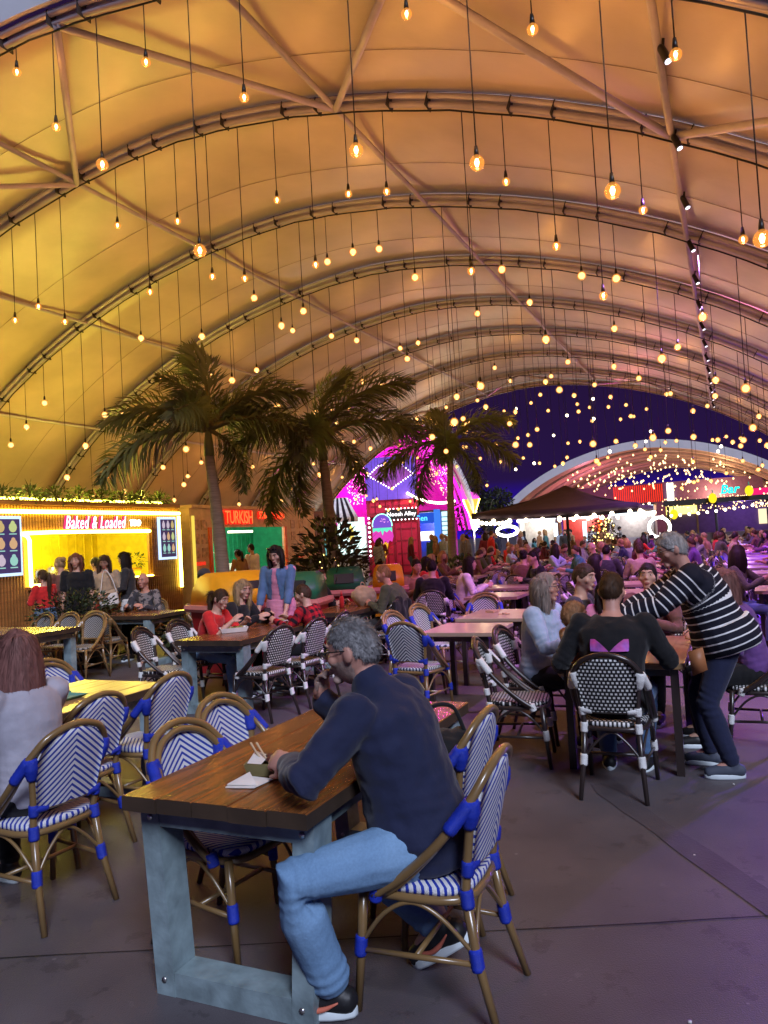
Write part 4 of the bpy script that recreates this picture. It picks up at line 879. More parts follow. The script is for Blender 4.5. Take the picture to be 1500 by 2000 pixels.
# ================================================================== FURNITURE
mat('rattan_brown', (.20, .12, .045), .28, spec=.6, var=.25, nscale=4, coat=.3); mat('rattan_black', (.030, .020, .018), .3, spec=.6, coat=.2)
mat('wrap_blue', (.012, .035, .42), .45, bump=.4, bscale=150, stretch=(1, 1, 6)); mat('wrap_white', (.74, .74, .72), .5, bump=.4, bscale=150)
mat('weave_blue', colfn=chevron_fn((.80, .80, .82), (.012, .04, .42)), rough=.5, var=.05, bump=.5, bscale=260)
mat('weave_dark', colfn=chevron_fn((.70, .70, .72), (.02, .025, .09), .030, .48), rough=.5, var=.05, bump=.5, bscale=260)
mat('weave_grey', colfn=chevron_fn((.42, .40, .38), (.05, .045, .04), .030, .5), rough=.5, var=.05, bump=.5, bscale=260)
mat('weave_dots', colfn=dots_fn, rough=.45, var=.05, bump=.4, bscale=260)
STY = {'blue': ('rattan_brown', 'wrap_blue', 'weave_blue'), 'navy': ('rattan_brown', 'wrap_blue', 'weave_dark'), 'black': ('rattan_black', 'wrap_white', 'weave_dots'), 'grey': ('rattan_brown', 'rattan_brown', 'weave_grey')}
def mir(P, s): return [Vector((p[0] * s, p[1], p[2])) for p in P]
def chair_parts(lo=False):
    n = 5 if lo else 9; sub = 2 if lo else 5; out = []
    def add(nm, role, pts, r, **k): m = MB(); m.tube(pts, r, n, **k); out.append((nm, role, m, None))
    # seat
    m = MB(); K = 20; rings = []
    def outl(sc, z):
        L = []
        for i in range(K):
            a = 2 * math.pi * i / K; c, s = math.cos(a), math.sin(a); e = .55
            x = math.copysign(abs(c) ** e, c) * (.215 - .02 * (1 - s) * .5); y = math.copysign(abs(s) ** e, s) * .215 + .01
            L.append(Vector((x * sc, y * sc, z)))
        return L
    m.ring_loft([outl(.5, .432), outl(.98, .432), outl(1.0, .445), outl(.985, .462), outl(.8, .468), outl(.4, .464)]); out.append(('seat', 'weave', m, lambda c: (c.x, c.y)))
    add('seat_frame', 'frame', outl(1.0, .420), .015, closed=True)
    # back panel
    m = MB(); rows = 10; cols = 8; vs = []
    def hw(z):
        if z < .72: return .158 + (z - .53) / .19 * .022
        u = (z - .72) / .158; return .18 * math.sqrt(max(0, 1 - u * u)) + .003
    for j in range(rows + 1):
        z = .53 + (.872 - .53) * (j / rows) ** .8; yb = -.20 - .085 * ((z - .5) / .38)
        for side in (0, 1):
            for i in range(cols + 1):
                u = -1 + 2 * i / cols; vs.append(Vector((hw(z) * u, yb - .022 * (1 - u * u) + (.006 if side else -.006), z)))
    W = cols + 1; fs = []
    for j in range(rows):
        a, b2 = j * 2 * W, (j + 1) * 2 * W
        for i in range(cols):
            fs.append((a + i, b2 + i, b2 + i + 1, a + i + 1)[::-1]); fs.append((a + W + i, a + W + i + 1, b2 + W + i + 1, b2 + W + i)[::-1])
        fs.append((a, a + W, b2 + W, b2)); fs.append((a + cols, b2 + cols, b2 + W + cols, a + W + cols))
    fs.append(tuple(rows * 2 * W + i for i in range(W)) + tuple(rows * 2 * W + W + i for i in range(W))[::-1])
    m.add(vs, fs); out.append(('backrest', 'weave', m, lambda c: (c.x, c.z)))
    half = [(.232, .13, .425), (.236, .02, .50), (.236, -.10, .605), (.228, -.185, .70), (.195, -.245, .785), (.13, -.283, .858), (0, -.298, .893)]
    hoop = catmull(half + mir(half[:-1], -1)[::-1], sub); add('back_hoop', 'frame', hoop, .0165)
    h2 = [(.212, .10, .425), (.214, .0, .50), (.213, -.10, .60), (.207, -.175, .69), (.175, -.232, .762), (.115, -.268, .828), (0, -.283, .860)]
    add('back_hoop', 'frame', catmull(h2 + mir(h2[:-1], -1)[::-1], sub), .0155)
    for s in (-1, 1):
        add('leg', 'frame', mir([(.20, .185, .43), (.205, .20, .24), (.212, .225, 0)], s), [.018, .0165, .014])
        add('leg', 'frame', mir([(.162, -.185, .44), (.172, -.215, .24), (.195, -.285, 0)], s), [.018, .017, .014])
        add('back_post', 'frame', catmull(mir([(.162, -.185, .44), (.166, -.20, .56), (.184, -.225, .71)], s), sub), .0165)
        add('side_stretcher', 'frame', mir([(.207, .205, .215), (.177, -.222, .215)], s), .010)
        add('brace', 'frame', catmull(mir([(.206, .20, .24), (.215, .10, .36), (.205, 0, .405), (.19, -.10, .36), (.174, -.215, .24)], s), sub), .008)
        bd = lambda pts, r: out.append(('binding', 'wrap', wrap_tube(pts, r, n), None))
        bd(mir([(.20, -.238, .775), (.192, -.232, .735), (.180, -.218, .675)], s), [.030, .036, .026]); bd(mir([(.232, -.16, .67), (.205, -.235, .765)], s), .027)
        bd(mir([(.168, -.203, .555), (.165, -.197, .505)], s), .024); bd(mir([(.17, -.205, .535), (.105, -.21, .532)], s), .021)
        bd(mir([(.162, -.187, .455), (.165, -.193, .395)], s), .025); bd(mir([(.225, .115, .455), (.223, .13, .405)], s), .026)
        bd(mir([(.171, -.21, .265), (.176, -.22, .195)], s), .025); bd(mir([(.205, .20, .265), (.207, .207, .195)], s), .024)
    add('back_rail', 'frame', catmull([(-.165, -.20, .532), (0, -.222, .532), (.165, -.20, .532)], sub), .014)
    add('cross_stretcher', 'frame', [(-.19, 0, .215), (.19, 0, .215)], .010)
    add('brace', 'frame', catmull([(-.172, -.215, .24), (-.09, -.20, .34), (0, -.195, .40), (.09, -.20, .34), (.172, -.215, .24)], sub), .008)
    return out
def wrap_tube(pts, r, n):
    q = MB(); P = [Vector(p) for p in pts]; rr = list(r) if isinstance(r, list) else [r] * len(P)
    if n < 7: q.tube(P, rr, 6); return q
    m = 13; X = []; Y = []
    for i in range(m):
        f = i / (m - 1) * (len(P) - 1); j = min(int(f), len(P) - 2); X.append(P[j].lerp(P[j + 1], f - j)); Y.append((rr[j] + (rr[j + 1] - rr[j]) * (f - j)) * (.92 if i % 2 else .985) * (.9 if i in (0, m - 1) else 1))
    q.tube(X, Y, 10); return q
CH = {}
def chair_proto(style):
    if style in CH: return CH[style]
    S3 = dict(zip(('frame', 'wrap', 'weave'), STY[style])); parts = []
    for nm, role, m, uv in chair_parts(): parts.append((nm, m.mesh(nm, MATS[S3[role]], True, uv)))
    CH[style] = parts; return parts
def chair(t, l, dt, dl, style, label, group=None):
    rz = face(dt, dl); o = thing('bistro_chair', label, 'chair', T(t, l), rz, group)
    for nm, me in chair_proto(style): link(nm, me, o)
    return o
CHL = {}
def far_chair(t, l, rz, style, label, group):
    if style not in CHL:
        S3 = dict(zip(('frame', 'wrap', 'weave'), STY[style])); mb = MB(); uvs = []
        for nm, role, m, uv in chair_parts(True):
            mb.add(m.v, m.f, {'frame': 0, 'wrap': 1, 'weave': 2}[role]); uvs += [(uv(Vector(v)) if uv else (0, 0)) for v in m.v]
        me = mb.mesh('bistro_chair', [MATS[S3['frame']], MATS[S3['wrap']], MATS[S3['weave']]])
        lay = me.uv_layers.new(name='UVMap')
        for lp in me.loops: lay.data[lp.index].uv = uvs[lp.vertex_index]
        CHL[style] = me
    o = link('bistro_chair', CHL[style], None, T(t, l), rz); tag(o, label, 'chair', group); return o
mat('table_wood', colfn=wood_fn((.080, .026, .010), (.30, .105, .028), 2.0), rough=.27, spec=.55, var=.15, bump=.12, bscale=30, stretch=(8, 1, 8), coat=.25)
mat('table_wood_edge', (.05, .03, .018), .7, var=.3); mat('table_frame', (.21, .28, .30), .5, var=.42, nscale=9, bump=.15, bscale=25)
mat('light_wood', colfn=wood_fn((.26, .14, .06), (.46, .28, .14), 2.0), rough=.3, coat=.2); mat('pale_top', (.38, .27, .20), .3, var=.15, nscale=4, coat=.2)
def plank_table(t, l, rot, L, Wd, label, np_=5, top='table_wood', h=.76, frame='table_frame', tp=0.):
    o = thing('dining_table', label, 'table', T(t, l), rot); pw = Wd / np_
    for i in range(np_):
        b = MB(); x = -Wd / 2 + pw * (i + .5); zz = h - .0275 + random.uniform(-.0015, .0015); w2 = pw - .004; e = .004
        pr = [(-w2 / 2, -.0275), (w2 / 2, -.0275), (w2 / 2, .0275 - e), (w2 / 2 - e, .0275), (-w2 / 2 + e, .0275), (-w2 / 2, .0275 - e)]
        y0 = -L / 2 + random.uniform(-.004, .004); y1 = L / 2 + random.uniform(-.004, .004)
        b.ring_loft([[Vector((x + p[0], y0, zz + p[1])) for p in pr], [Vector((x + p[0], y1, zz + p[1])) for p in pr]])
        b.m = [0 if k in (2, 3, 4) else 1 for k in range(6)] + [1, 1]; b.obj('plank', [MATS[top], MATS['table_wood_edge']], o, smooth=False)
    for s in (-1, 1):
        y = s * (L / 2 - .14); xx = Wd / 2 - .06
        for q in (-1, 1): b = MB(); lr = lambda c, z: [Vector((c + i * .0425, y + j * .065, z)) for i, j in ((-1, -1), (1, -1), (1, 1), (-1, 1))]; b.ring_loft([lr(q * (xx - tp), .0005), lr(q * xx, h - .0565)]); b.obj('leg', MATS[frame], o, smooth=False)
        for q in (-1, 1):
            for zz in (.06, h - .10): xb = q * (xx - tp * (1 - zz / h)); b = MB(); b.tube([(xb, y - .062, zz), (xb, y - .071, zz)], .011, 8); b.obj('bolt', MATS['steel'], o)
        b = MB(); b.box((0, y, .045), (2 * (xx - tp * .94) - .087, .125, .088)); b.obj('foot_rail', MATS[frame], o, smooth=False)
        b = MB(); b.box((0, y, h - .095), (2 * xx - .087, .125, .075)); b.obj('top_rail', MATS[frame], o, smooth=False)
    for q in (-1, 1): b = MB(); b.box((q * (Wd / 2 - .08), 0, h - .095), (.03, L - .42, .07)); b.obj('apron', MATS[frame], o, smooth=False)
    return o
plank_table(3.11, -1.75, TENTROT, 1.74, .80, 'dark plank table with blue grey frame where the man in navy eats', tp=.045)
plank_table(3.36, -4.02, TENTROT, 1.84, .80, 'wooden plank table reflecting yellow light beside the long haired woman', 5, 'light_wood')
plank_table(7.2, -4.85, TENTROT, 1.8, .80, 'dark plank table shared by the girl in red and the blonde woman')
plank_table(9.7, -4.95, TENTROT, 1.8, .80, 'dark plank table with red sauce bottle and beige bag on it')
plank_table(9.25, -8.62, TENTROT + math.pi / 2, 1.75, .80, 'dark plank table of the bald man by the slatted stall')
plank_table(7.15, -8.62, TENTROT + math.pi / 2, 1.6, .80, 'dark plank table shining yellow in front of the rounded shrub')
def cafe_table(t, l, rot, L, Wd, label, group=None, top='pale_top', parts=True):
    if parts:
        o = thing('cafe_table', label, 'table', T(t, l), rot, group)
        b = MB(); b.box((0, 0, .725), (Wd, L, .04)); q = b.obj('table_top', MATS[top], o, smooth=False); bv = q.modifiers.new('b', 'BEVEL'); bv.width = .006; bv.segments = 2
        for x in (-1, 1):
            for y in (-1, 1): b = MB(); b.box((x * (Wd / 2 - .07), y * (L / 2 - .07), .352), (.05, .05, .704)); b.obj('leg', MATS['rattan_black'], o, smooth=False)
        b = MB(); b.box((0, 0, .67), (Wd - .2, L - .2, .05)); b.obj('apron', MATS['rattan_black'], o, smooth=False)
        return o
cafe_table(7.35, -2.45, TENTROT, .8, .72, 'small pinkish topped cafe table behind the blue chevron chair')
cafe_table(8.62, -2.45, TENTROT, 1.0, .8, 'pale marbled cafe table between the blue chevron chairs')
cafe_table(6.05, -.75, TENTROT, 1.35, .84, 'light wooden family table beside the woman in stripes', None, 'light_wood')
chair(2.68, -1.09, 0, -1, 'blue', 'blue and white chevron chair that the man in navy sits on')
chair(3.30, -1.32, .05, -1, 'blue', 'blue and white chevron chair with black bag beside the seated man in navy')
chair(2.72, -3.13, .12, -1, 'blue', 'blue chevron chair carrying the long haired woman')
chair(3.32, -3.56, .10, -1, 'blue', 'middle blue chevron chair in the row of three at the yellow lit table')
chair(3.92, -3.56, .05, -1, 'blue', 'far blue chevron chair of three at the yellow lit table')
chair(4.28, -4.55, -.12, 1, 'blue', 'blue chevron chair alone on the stall side of the yellow lit table')
chair(3.32, -2.24, -.1, 1, 'blue', 'far blue chevron chair facing the man in navy across his table')
chair(2.76, -2.05, -.15, 1, 'blue', 'blue chevron chair tucked under the table opposite the man in navy')
chair(6.82, -2.77, 1, .12, 'navy', 'navy chevron chair seen from behind at the pinkish cafe table')
chair(7.55, -3.12, -.2, 1, 'navy', 'navy chevron chair on the palm side of the pinkish cafe table')
chair(8.30, -3.12, -.25, 1, 'navy', 'navy chevron chair turned towards the pale marbled table')
chair(9.45, -2.95, -1, .1, 'navy', 'navy chevron chair behind the pale marbled table')
chair(5.10, -.75, 1, 0, 'black', 'black and white chair of the man in the black hoodie')
chair(5.56, -1.50, .15, 1, 'black', 'empty black and white chair standing askew beside the family table')
chair(6.20, -1.52, -.1, 1, 'black', 'black and white chair of the woman in the pale blue hoodie')
chair(6.98, -1.42, 0, 1, 'black', 'black and white chair of the young man in the dark shirt')
chair(7.30, -.62, -1, -.1, 'black', 'black and white chair of the woman in the brown jacket')
chair(6.30, .12, 0, -1, 'black', 'black and white chair behind the woman in stripes')
chair(6.42, -4.28, .2, -1, 'black', 'near empty black and white chair at the table of the girl in red')
chair(7.02, -4.24, .1, -1, 'black', 'second empty black and white chair at the table of the girl in red')
chair(7.62, -4.26, 0, -1, 'black', 'black and white chair of the boy in the red plaid shirt')
chair(6.98, -5.50, 0, 1, 'black', 'black and white chair of the girl in red')
chair(7.58, -5.48, 0, 1, 'black', 'black and white chair of the blonde woman')
chair(6.38, -5.45, .2, 1, 'black', 'empty black and white chair beside the girl in red')
chair(9.9, -5.62, 0, 1, 'black', 'black and white chair of the ponytailed girl in black')
chair(9.75, -4.15, 0, -1, 'black', 'black and white chair of the man in the green sweater')
chair(9.1, -4.22, .1, -1, 'black', 'black and white chair with black jacket hung on it')
chair(8.55, -8.35, 1, -.25, 'grey', 'grey wicker chair at the table of the bald man')
chair(9.85, -8.72, -1, 0, 'grey', 'grey wicker chair of the bald man in camouflage')
for i, l in enumerate((-9.1, -8.6, -8.1)): chair(7.85, l, -1, .1 * (i - 1), 'grey', 'grey wicker chair in the row behind the yellow shining table', 'wicker chairs behind the shining table')
chair(9.1, -6.95, .3, .8, 'grey', 'grey wicker chair of the man in the cap')
# ------------------------------------------------------------------ far field of tables and chairs
SEATS = []
RW = 'first second third fourth fifth sixth seventh eighth ninth tenth eleventh twelfth thirteenth fourteenth fifteenth sixteenth seventeenth eighteenth nineteenth twentieth'.split()
rnd = random.Random(11)
row = 0
t = 11.3
while t < 42:
    l = -5.2 - .3 * (row % 2) if t < 27 else -9.0
    lmax = .35 + .05 * t
    while l < lmax:
        if not (23.4 < t < 25 and -5.6 < l < -3.6) and rnd.random() < (.95 if t < 27 else .7):
            rot = TENTROT + rnd.uniform(-.05, .05)
            me = MATS
            if 'cafe_far' not in CHL:
                b = MB(); b.box((0, 0, .725), (.8, .9, .04), 0)
                for x in (-1, 1):
                    for y in (-1, 1): b.box((x * .33, y * .38, .352), (.05, .05, .704), 1)
                CHL['cafe_far'] = b.mesh('cafe_table', [MATS['pale_top'], MATS['rattan_black']], False)
            o = link('cafe_table', CHL['cafe_far'], None, T(t, l), rot); tag(o, 'pale topped cafe table in the %s row of tables behind the family table' % RW[row], 'table', 'cafe tables in the %s far row' % RW[row])
            for dt, dl in ((-.28, -.62), (.28, -.62), (-.28, .62), (.28, .62)) if t < 27 else ((-.2, -.62), (.2, .62)):
                if rnd.random() < .9:
                    a, c = t + dt + rnd.uniform(-.08, .08), l + dl + rnd.uniform(-.08, .08); st = rnd.choice(('black', 'black', 'navy'))
                    rz = face(rnd.uniform(-.35, .35), -dl)
                    far_chair(a, c, rz, st, ('black and white dotted chair' if st == 'black' else 'navy chevron chair') + ' in the %s row of tables behind the family table' % RW[row], st + ' chairs in the %s far row' % RW[row])
                    SEATS.append((a, c, rz))
        l += 1.95 if t < 27 else 2.3
    t += 1.75 if t < 27 else 2.3; row += 1

# ================================================================== PEOPLE
SKIN = {'fair': mat('skin_fair', (.50, .29, .21), .5, spec=.35, var=.10, nscale=14), 'pink': mat('skin_pink', (.50, .25, .19), .5, spec=.35, var=.12, nscale=14), 'tan': mat('skin_tan', (.36, .19, .12), .5, spec=.35, var=.10, nscale=14)}
def hairmat(nm, c, v=.45): return mat('hair_' + nm, c, .6, spec=.2, var=v, nscale=6, stretch=(9, 9, 1.0))
HAIR = {k: hairmat(k, c) for k, c in {'brown': (.055, .028, .015), 'dark': (.014, .009, .008), 'blonde': (.30, .20, .10), 'grey': (.30, .28, .27), 'auburn': (.15, .055, .03), 'ginger': (.26, .13, .06), 'lilac': (.17, .075, .065), 'ash': (.24, .19, .16)}.items()}
HAIR['salt'] = mat('hair_salt', colfn=lambda nt, tcn: (lambda n: (nt.links.new(tcn.outputs['Object'], n.inputs['Vector']), n.inputs['Scale'].__setattr__('default_value', 26), mixc(nt, n.outputs[0], (.03, .027, .026), (.34, .33, .34)))[2])(nt.nodes.new('ShaderNodeTexNoise')), rough=.55, var=.5, nscale=60)
def cloth(nm, c, **k): return mat('cloth_' + nm, c, .85, spec=.2, sheen=.15, var=.14, nscale=10, bump=.35, bscale=14, **k)
CL = {k: cloth(k, c) for k, c in {'navy': (.016, .020, .052), 'black': (.010, .010, .012), 'charcoal': (.035, .035, .04), 'red': (.48, .02, .02), 'pink': (.55, .20, .30), 'denim': (.07, .13, .24), 'olive': (.07, .075, .05), 'paleblue': (.32, .40, .52), 'brown': (.14, .06, .045), 'beige': (.38, .28, .19), 'white': (.66, .64, .62), 'maroon': (.13, .015, .03), 'tan': (.30, .17, .09), 'purple': (.12, .05, .2), 'grey': (.2, .2, .21), 'orange': (.45, .16, .05), 'green': (.05, .14, .08), 'teal': (.05, .18, .2), 'mist': (.36, .35, .41)}.items()}
def jeans_fn(nt, tcn):
    n = nt.nodes.new('ShaderNodeTexNoise'); n.inputs['Scale'].default_value = 3.2; nt.links.new(tcn.outputs['Object'], n.inputs['Vector'])
    return mixc(nt, n.outputs[0], (.085, .18, .33), (.26, .42, .62))
CL['jeans'] = mat('cloth_jeans', colfn=jeans_fn, rough=.85, spec=.2, var=.10, nscale=120, bump=.3, bscale=16)
CL['stripes'] = mat('cloth_stripes', colfn=seg_stripes((.012, .012, .022), (.75, .74, .74), .048, .20), rough=.85, spec=.2, var=.06, bump=.25, bscale=12)
CL['plaid'] = mat('cloth_plaid', colfn=plaid_fn, rough=.85, spec=.2, var=.08, bump=.25, bscale=14); CL['camo'] = mat('cloth_camo', colfn=camo_fn, rough=.85, spec=.2)
mat('shoe_black', (.012, .012, .014), .5); mat('sole_white', (.68, .76, .78), .45); mat('shoe_coral', (.60, .16, .10), .5); mat('shoe_slate', (.06, .07, .10), .7)
mat('eye_white', (.42, .38, .36), .3); mat('eye_iris', (.03, .018, .01), .2); mat('lips', (.38, .12, .10), .45); mat('glasses_frame', (.02, .016, .014), .3); mat('stubble', (.36, .25, .21), .6, var=.25, nscale=120)
def V(*a): return Vector(a)
def ik(S, Tg, a, b, pole):
    d = Tg - S; L = min(d.length, (a + b) * .998); d = d.normalized(); Tg = S + d * L
    x = (a * a - b * b + L * L) / (2 * L); h = math.sqrt(max(0, a * a - x * x)); p = pole - d * pole.dot(d)
    p = p.normalized() if p.length > 1e-5 else d.orthogonal().normalized()
    return S + d * x + p * h, Tg
def skel(P):
    s = P.get('s', 1.); sit = P.get('pose', 'sit') == 'sit'; J = {}
    zp = P.get('zp', .545 if sit else .935 * s); lean = R(P.get('lean', 8)); side = R(P.get('side', 0))
    J['pel'] = V(0, P.get('py', 0), zp)
    def d(a, k=1.): return V(math.sin(side * k), math.sin(a), math.cos(a)).normalized()
    J['mid'] = J['pel'] + d(lean * .75) * .26 * s; J['neck'] = J['mid'] + d(lean * 1.25) * .26 * s
    na = lean * .6 + R(P.get('nf', 8)); J['head'] = J['neck'] + d(na) * .165 * s
    tw = R(P.get('twist', 0)); ax = V(math.cos(tw), math.sin(tw), 0); J['ax'] = ax
    J['H'] = (Matrix.Rotation(R(P.get('hy', 0)), 3, 'Z') @ Matrix.Rotation(R(-P.get('hp', 5)), 3, 'X') @ Matrix.Rotation(R(P.get('hr_', 0)), 3, 'Y'))
    bw = P.get('bw', 1.); sp = J['neck'] - d(lean * 1.25) * .045 * s
    for k, sg in (('L', -1), ('R', 1)):
        S = sp + ax * sg * .178 * s * bw; J['sh' + k] = S
        dft = V(sg * .16, .36, .80) if sit else V(sg * .24 * s, .06, .80 * s)
        tg = Vector(P.get('hand' + k, dft)); pole = Vector(P.get('pole' + k, V(sg * .6, -.3, -1)))
        J['el' + k], J['wr' + k] = ik(S, tg, .295 * s, .265 * s, pole)
        hp = J['pel'] + V(sg * .092 * s, 0, -.015); J['hp' + k] = hp
        df = V(sg * .12, .40, .085) if sit else V(sg * .10 * s, 0, .085)
        ft = Vector(P.get('foot' + k, df)); J['kn' + k], J['an' + k] = ik(hp, ft, .45 * s, .43 * s, Vector(P.get('kpole' + k, V(sg * .15, 1, .6 if sit else 0))))
        J['fd' + k] = Vector(P.get('fdir' + k, V(sg * .15, 1, 0))).normalized()
    return J
TORSO = [(-.20, .120, .105), (-.10, .155, .122), (.02, .168, .128), (.2, .158, .118), (.42, .150, .112), (.64, .165, .118), (.8, .172, .112), (.90, .150, .095), (.97, .095, .075), (1.04, .06, .06)]
def spine_pt(J, f):
    a, b, c = J['pel'], J['mid'], J['neck']
    if f <= 0: return a + (b - a).normalized() * f * (c - a).length
    return (a * (1 - f) ** 2 + b * 2 * f * (1 - f) + c * f * f) * .5 + (a.lerp(b, f * 2) if f < .5 else b.lerp(c, f * 2 - 1)) * .5
def torso(mb, J, P, g=0., f0=-.3, f1=1.1, n=18, flare=0., mi=0):
    s = P.get('s', 1.); bk = P.get('bulk', 1.); belly = P.get('belly', 0.); bw = P.get('bw', 1.); rings = []
    for f, rx, ry in TORSO:
        if not f0 <= f <= f1: continue
        c = spine_pt(J, f); tg = (spine_pt(J, f + .04) - spine_pt(J, f - .04)).normalized(); mixw = max(0, min(1, f)); ax = (V(1, 0, 0) * (1 - mixw) + J['ax'] * mixw).normalized()
        ax = (ax - tg * ax.dot(tg)).normalized(); fy = tg.cross(ax) * 1.0
        bb = belly * max(0, math.sin(math.pi * min(1, max(0, (f + .15) / .8)))); fl = flare * max(0, .35 - f)
        bf = (1 + (bk - 1) * (1 if f < .9 else .4)); RX, RY = (rx * s * bf * (bw if f > .5 else 1) + g + fl), (ry * s * bf + g + bb * .6 + fl); c = c + fy * bb * .5
        rings.append([c + ax * math.cos(2 * math.pi * i / n) * RX + fy * math.sin(2 * math.pi * i / n) * RY for i in range(n)])
    mb.ring_loft(rings, mi)
def arm(mb, J, P, k, g=0., frac=1., n=12, mi=0):
    s = P.get('s', 1.) * (1 + (P.get('bulk', 1.) - 1) * .6); S, E, Wr = J['sh' + k], J['el' + k], J['wr' + k]
    if frac > .52:
        u = (frac - .5) * 2; e2 = E.lerp(Wr, u); mb.limb([S, S.lerp(E, .4), E, E.lerp(e2, .45), e2], [.062 * s + g, .054 * s + g, .044 * s + g, .043 * s + g, (.043 - .013 * u) * s + g], n, mi)
    else:
        e2 = S.lerp(E, frac * 2); mb.limb([S, S.lerp(e2, .5), e2], [.062 * s + g, .056 * s + g, .050 * s + g * 1.3], n, mi)
def leg(mb, J, P, k, g=0., frac=1., n=12, mi=0, wide=0.):
    s = P.get('s', 1.) * (1 + (P.get('bulk', 1.) - 1) * .6); h, kn, an = J['hp' + k], J['kn' + k], J['an' + k]
    a2 = kn.lerp(an, frac); mb.limb([h, h.lerp(kn, .45), kn, kn.lerp(a2, .35), a2], [.092 * s + g, .080 * s + g, .060 * s + g, .057 * s + g + wide * .5, .042 * s + g + wide], n, mi)
def headshape(dv, p):
    x, y, z = p
    if dv.z < 0:
        q = -dv.z; x *= 1 - .26 * q ** 1.4
        if dv.y < 0: y *= 1 - .32 * q
        else: y = y * (1 - .04 * q) + .010 * q * q * dv.y
    return Vector((x, y, z))
def head(mb, J, P, mi=0, hi=True):
    s = P.get('hs', 1.) * (.5 + .5 * P.get('s', 1.)); C = J['head']; H = J['H']; M = H.to_4x4(); hw = lambda *a: C + H @ (Vector(a) * s)
    mb.ball(C, (.076 * s, .097 * s, .120 * s), 20 if hi else 12, 14 if hi else 8, mi, headshape, H)
    mb.limb([J['neck'] - V(0, 0, .04), J['neck'].lerp(hw(0, -.02, -.06), .5), hw(0, -.018, -.05)], [.062 * s, .054 * s, .055 * s], 12, mi)
    if hi:
        mb.limb([hw(0, .088, .028), hw(0, .099, -.002), hw(0, .1055, -.018)], [.008 * s, .0095 * s, .0115 * s], 8, mi); mb.limb([hw(-.012, .094, -.023), hw(.012, .094, -.023)], [.008 * s, .008 * s], 8, mi)
        mb.limb([hw(-.045, .078, .036), hw(0, .088, .040), hw(.045, .076, .038)], [.008 * s, .009 * s, .008 * s], 8, mi); mb.limb([hw(-.018, .073, -.092), hw(.018, .073, -.092)], [.017 * s, .017 * s], 8, mi)
        mb.limb([hw(-.016, .090, -.058), hw(.016, .090, -.058)], [.012 * s, .012 * s], 8, mi)
        for sg in (-1, 1): mb.ball(hw(sg * .077, -.008, -.004), (.011 * s, .021 * s, .032 * s), 10, 8, mi, None, H @ Matrix.Rotation(R(sg * 18), 3, 'Z')); mb.ball(hw(sg * .050, .060, -.018), (.022 * s, .022 * s, .024 * s), 8, 6, mi, None, H)
def hand(mb, W_, dr, nm, curl, k, s=1., mi=0, lo=False):
    dr = dr.normalized(); nm = (nm - dr * nm.dot(dr)).normalized(); ac = dr.cross(nm)
    Mx = Matrix((ac, dr, nm)).transposed(); sg = 1 if k == 'L' else -1
    mb.ball(W_ + dr * .048 * s, (.041 * s, .056 * s, .017 * s), 10, 8, mi, None, Mx)
    if lo:
        mb.limb([W_ + dr * .08 * s, W_ + dr * .13 * s + nm * .03 * s], [.03 * s, .022 * s], 6, mi); return
    for i, (o, ln) in enumerate(((-.030, .068), (-.010, .080), (.010, .076), (.029, .060))):
        p = W_ + dr * (.090 - .006 * abs(i - 1.4)) * s + ac * o * s; a = R(curl) * .5; pts = [p - dr * .015 * s, p]
        for q in (.45, .30, .25): dd = dr * math.cos(a) + nm * math.sin(a); p = p + dd * ln * q * s; pts.append(p); a += R(curl) * .55
        mb.limb(pts, [.0095 * s, .0095 * s, .0088 * s, .008 * s, .007 * s], 7, mi)
    b = W_ + dr * .022 * s + ac * sg * .030 * s; d2 = (dr * .72 + ac * sg * .55 + nm * .40).normalized(); d3 = (dr * .9 + nm * .4 + ac * sg * .1).normalized()
    mb.limb([b, b + d2 * .036 * s, b + d2 * .036 * s + d3 * .028 * s, b + d2 * .036 * s + d3 * .048 * s], [.014 * s, .0115 * s, .010 * s, .008 * s], 7, mi)
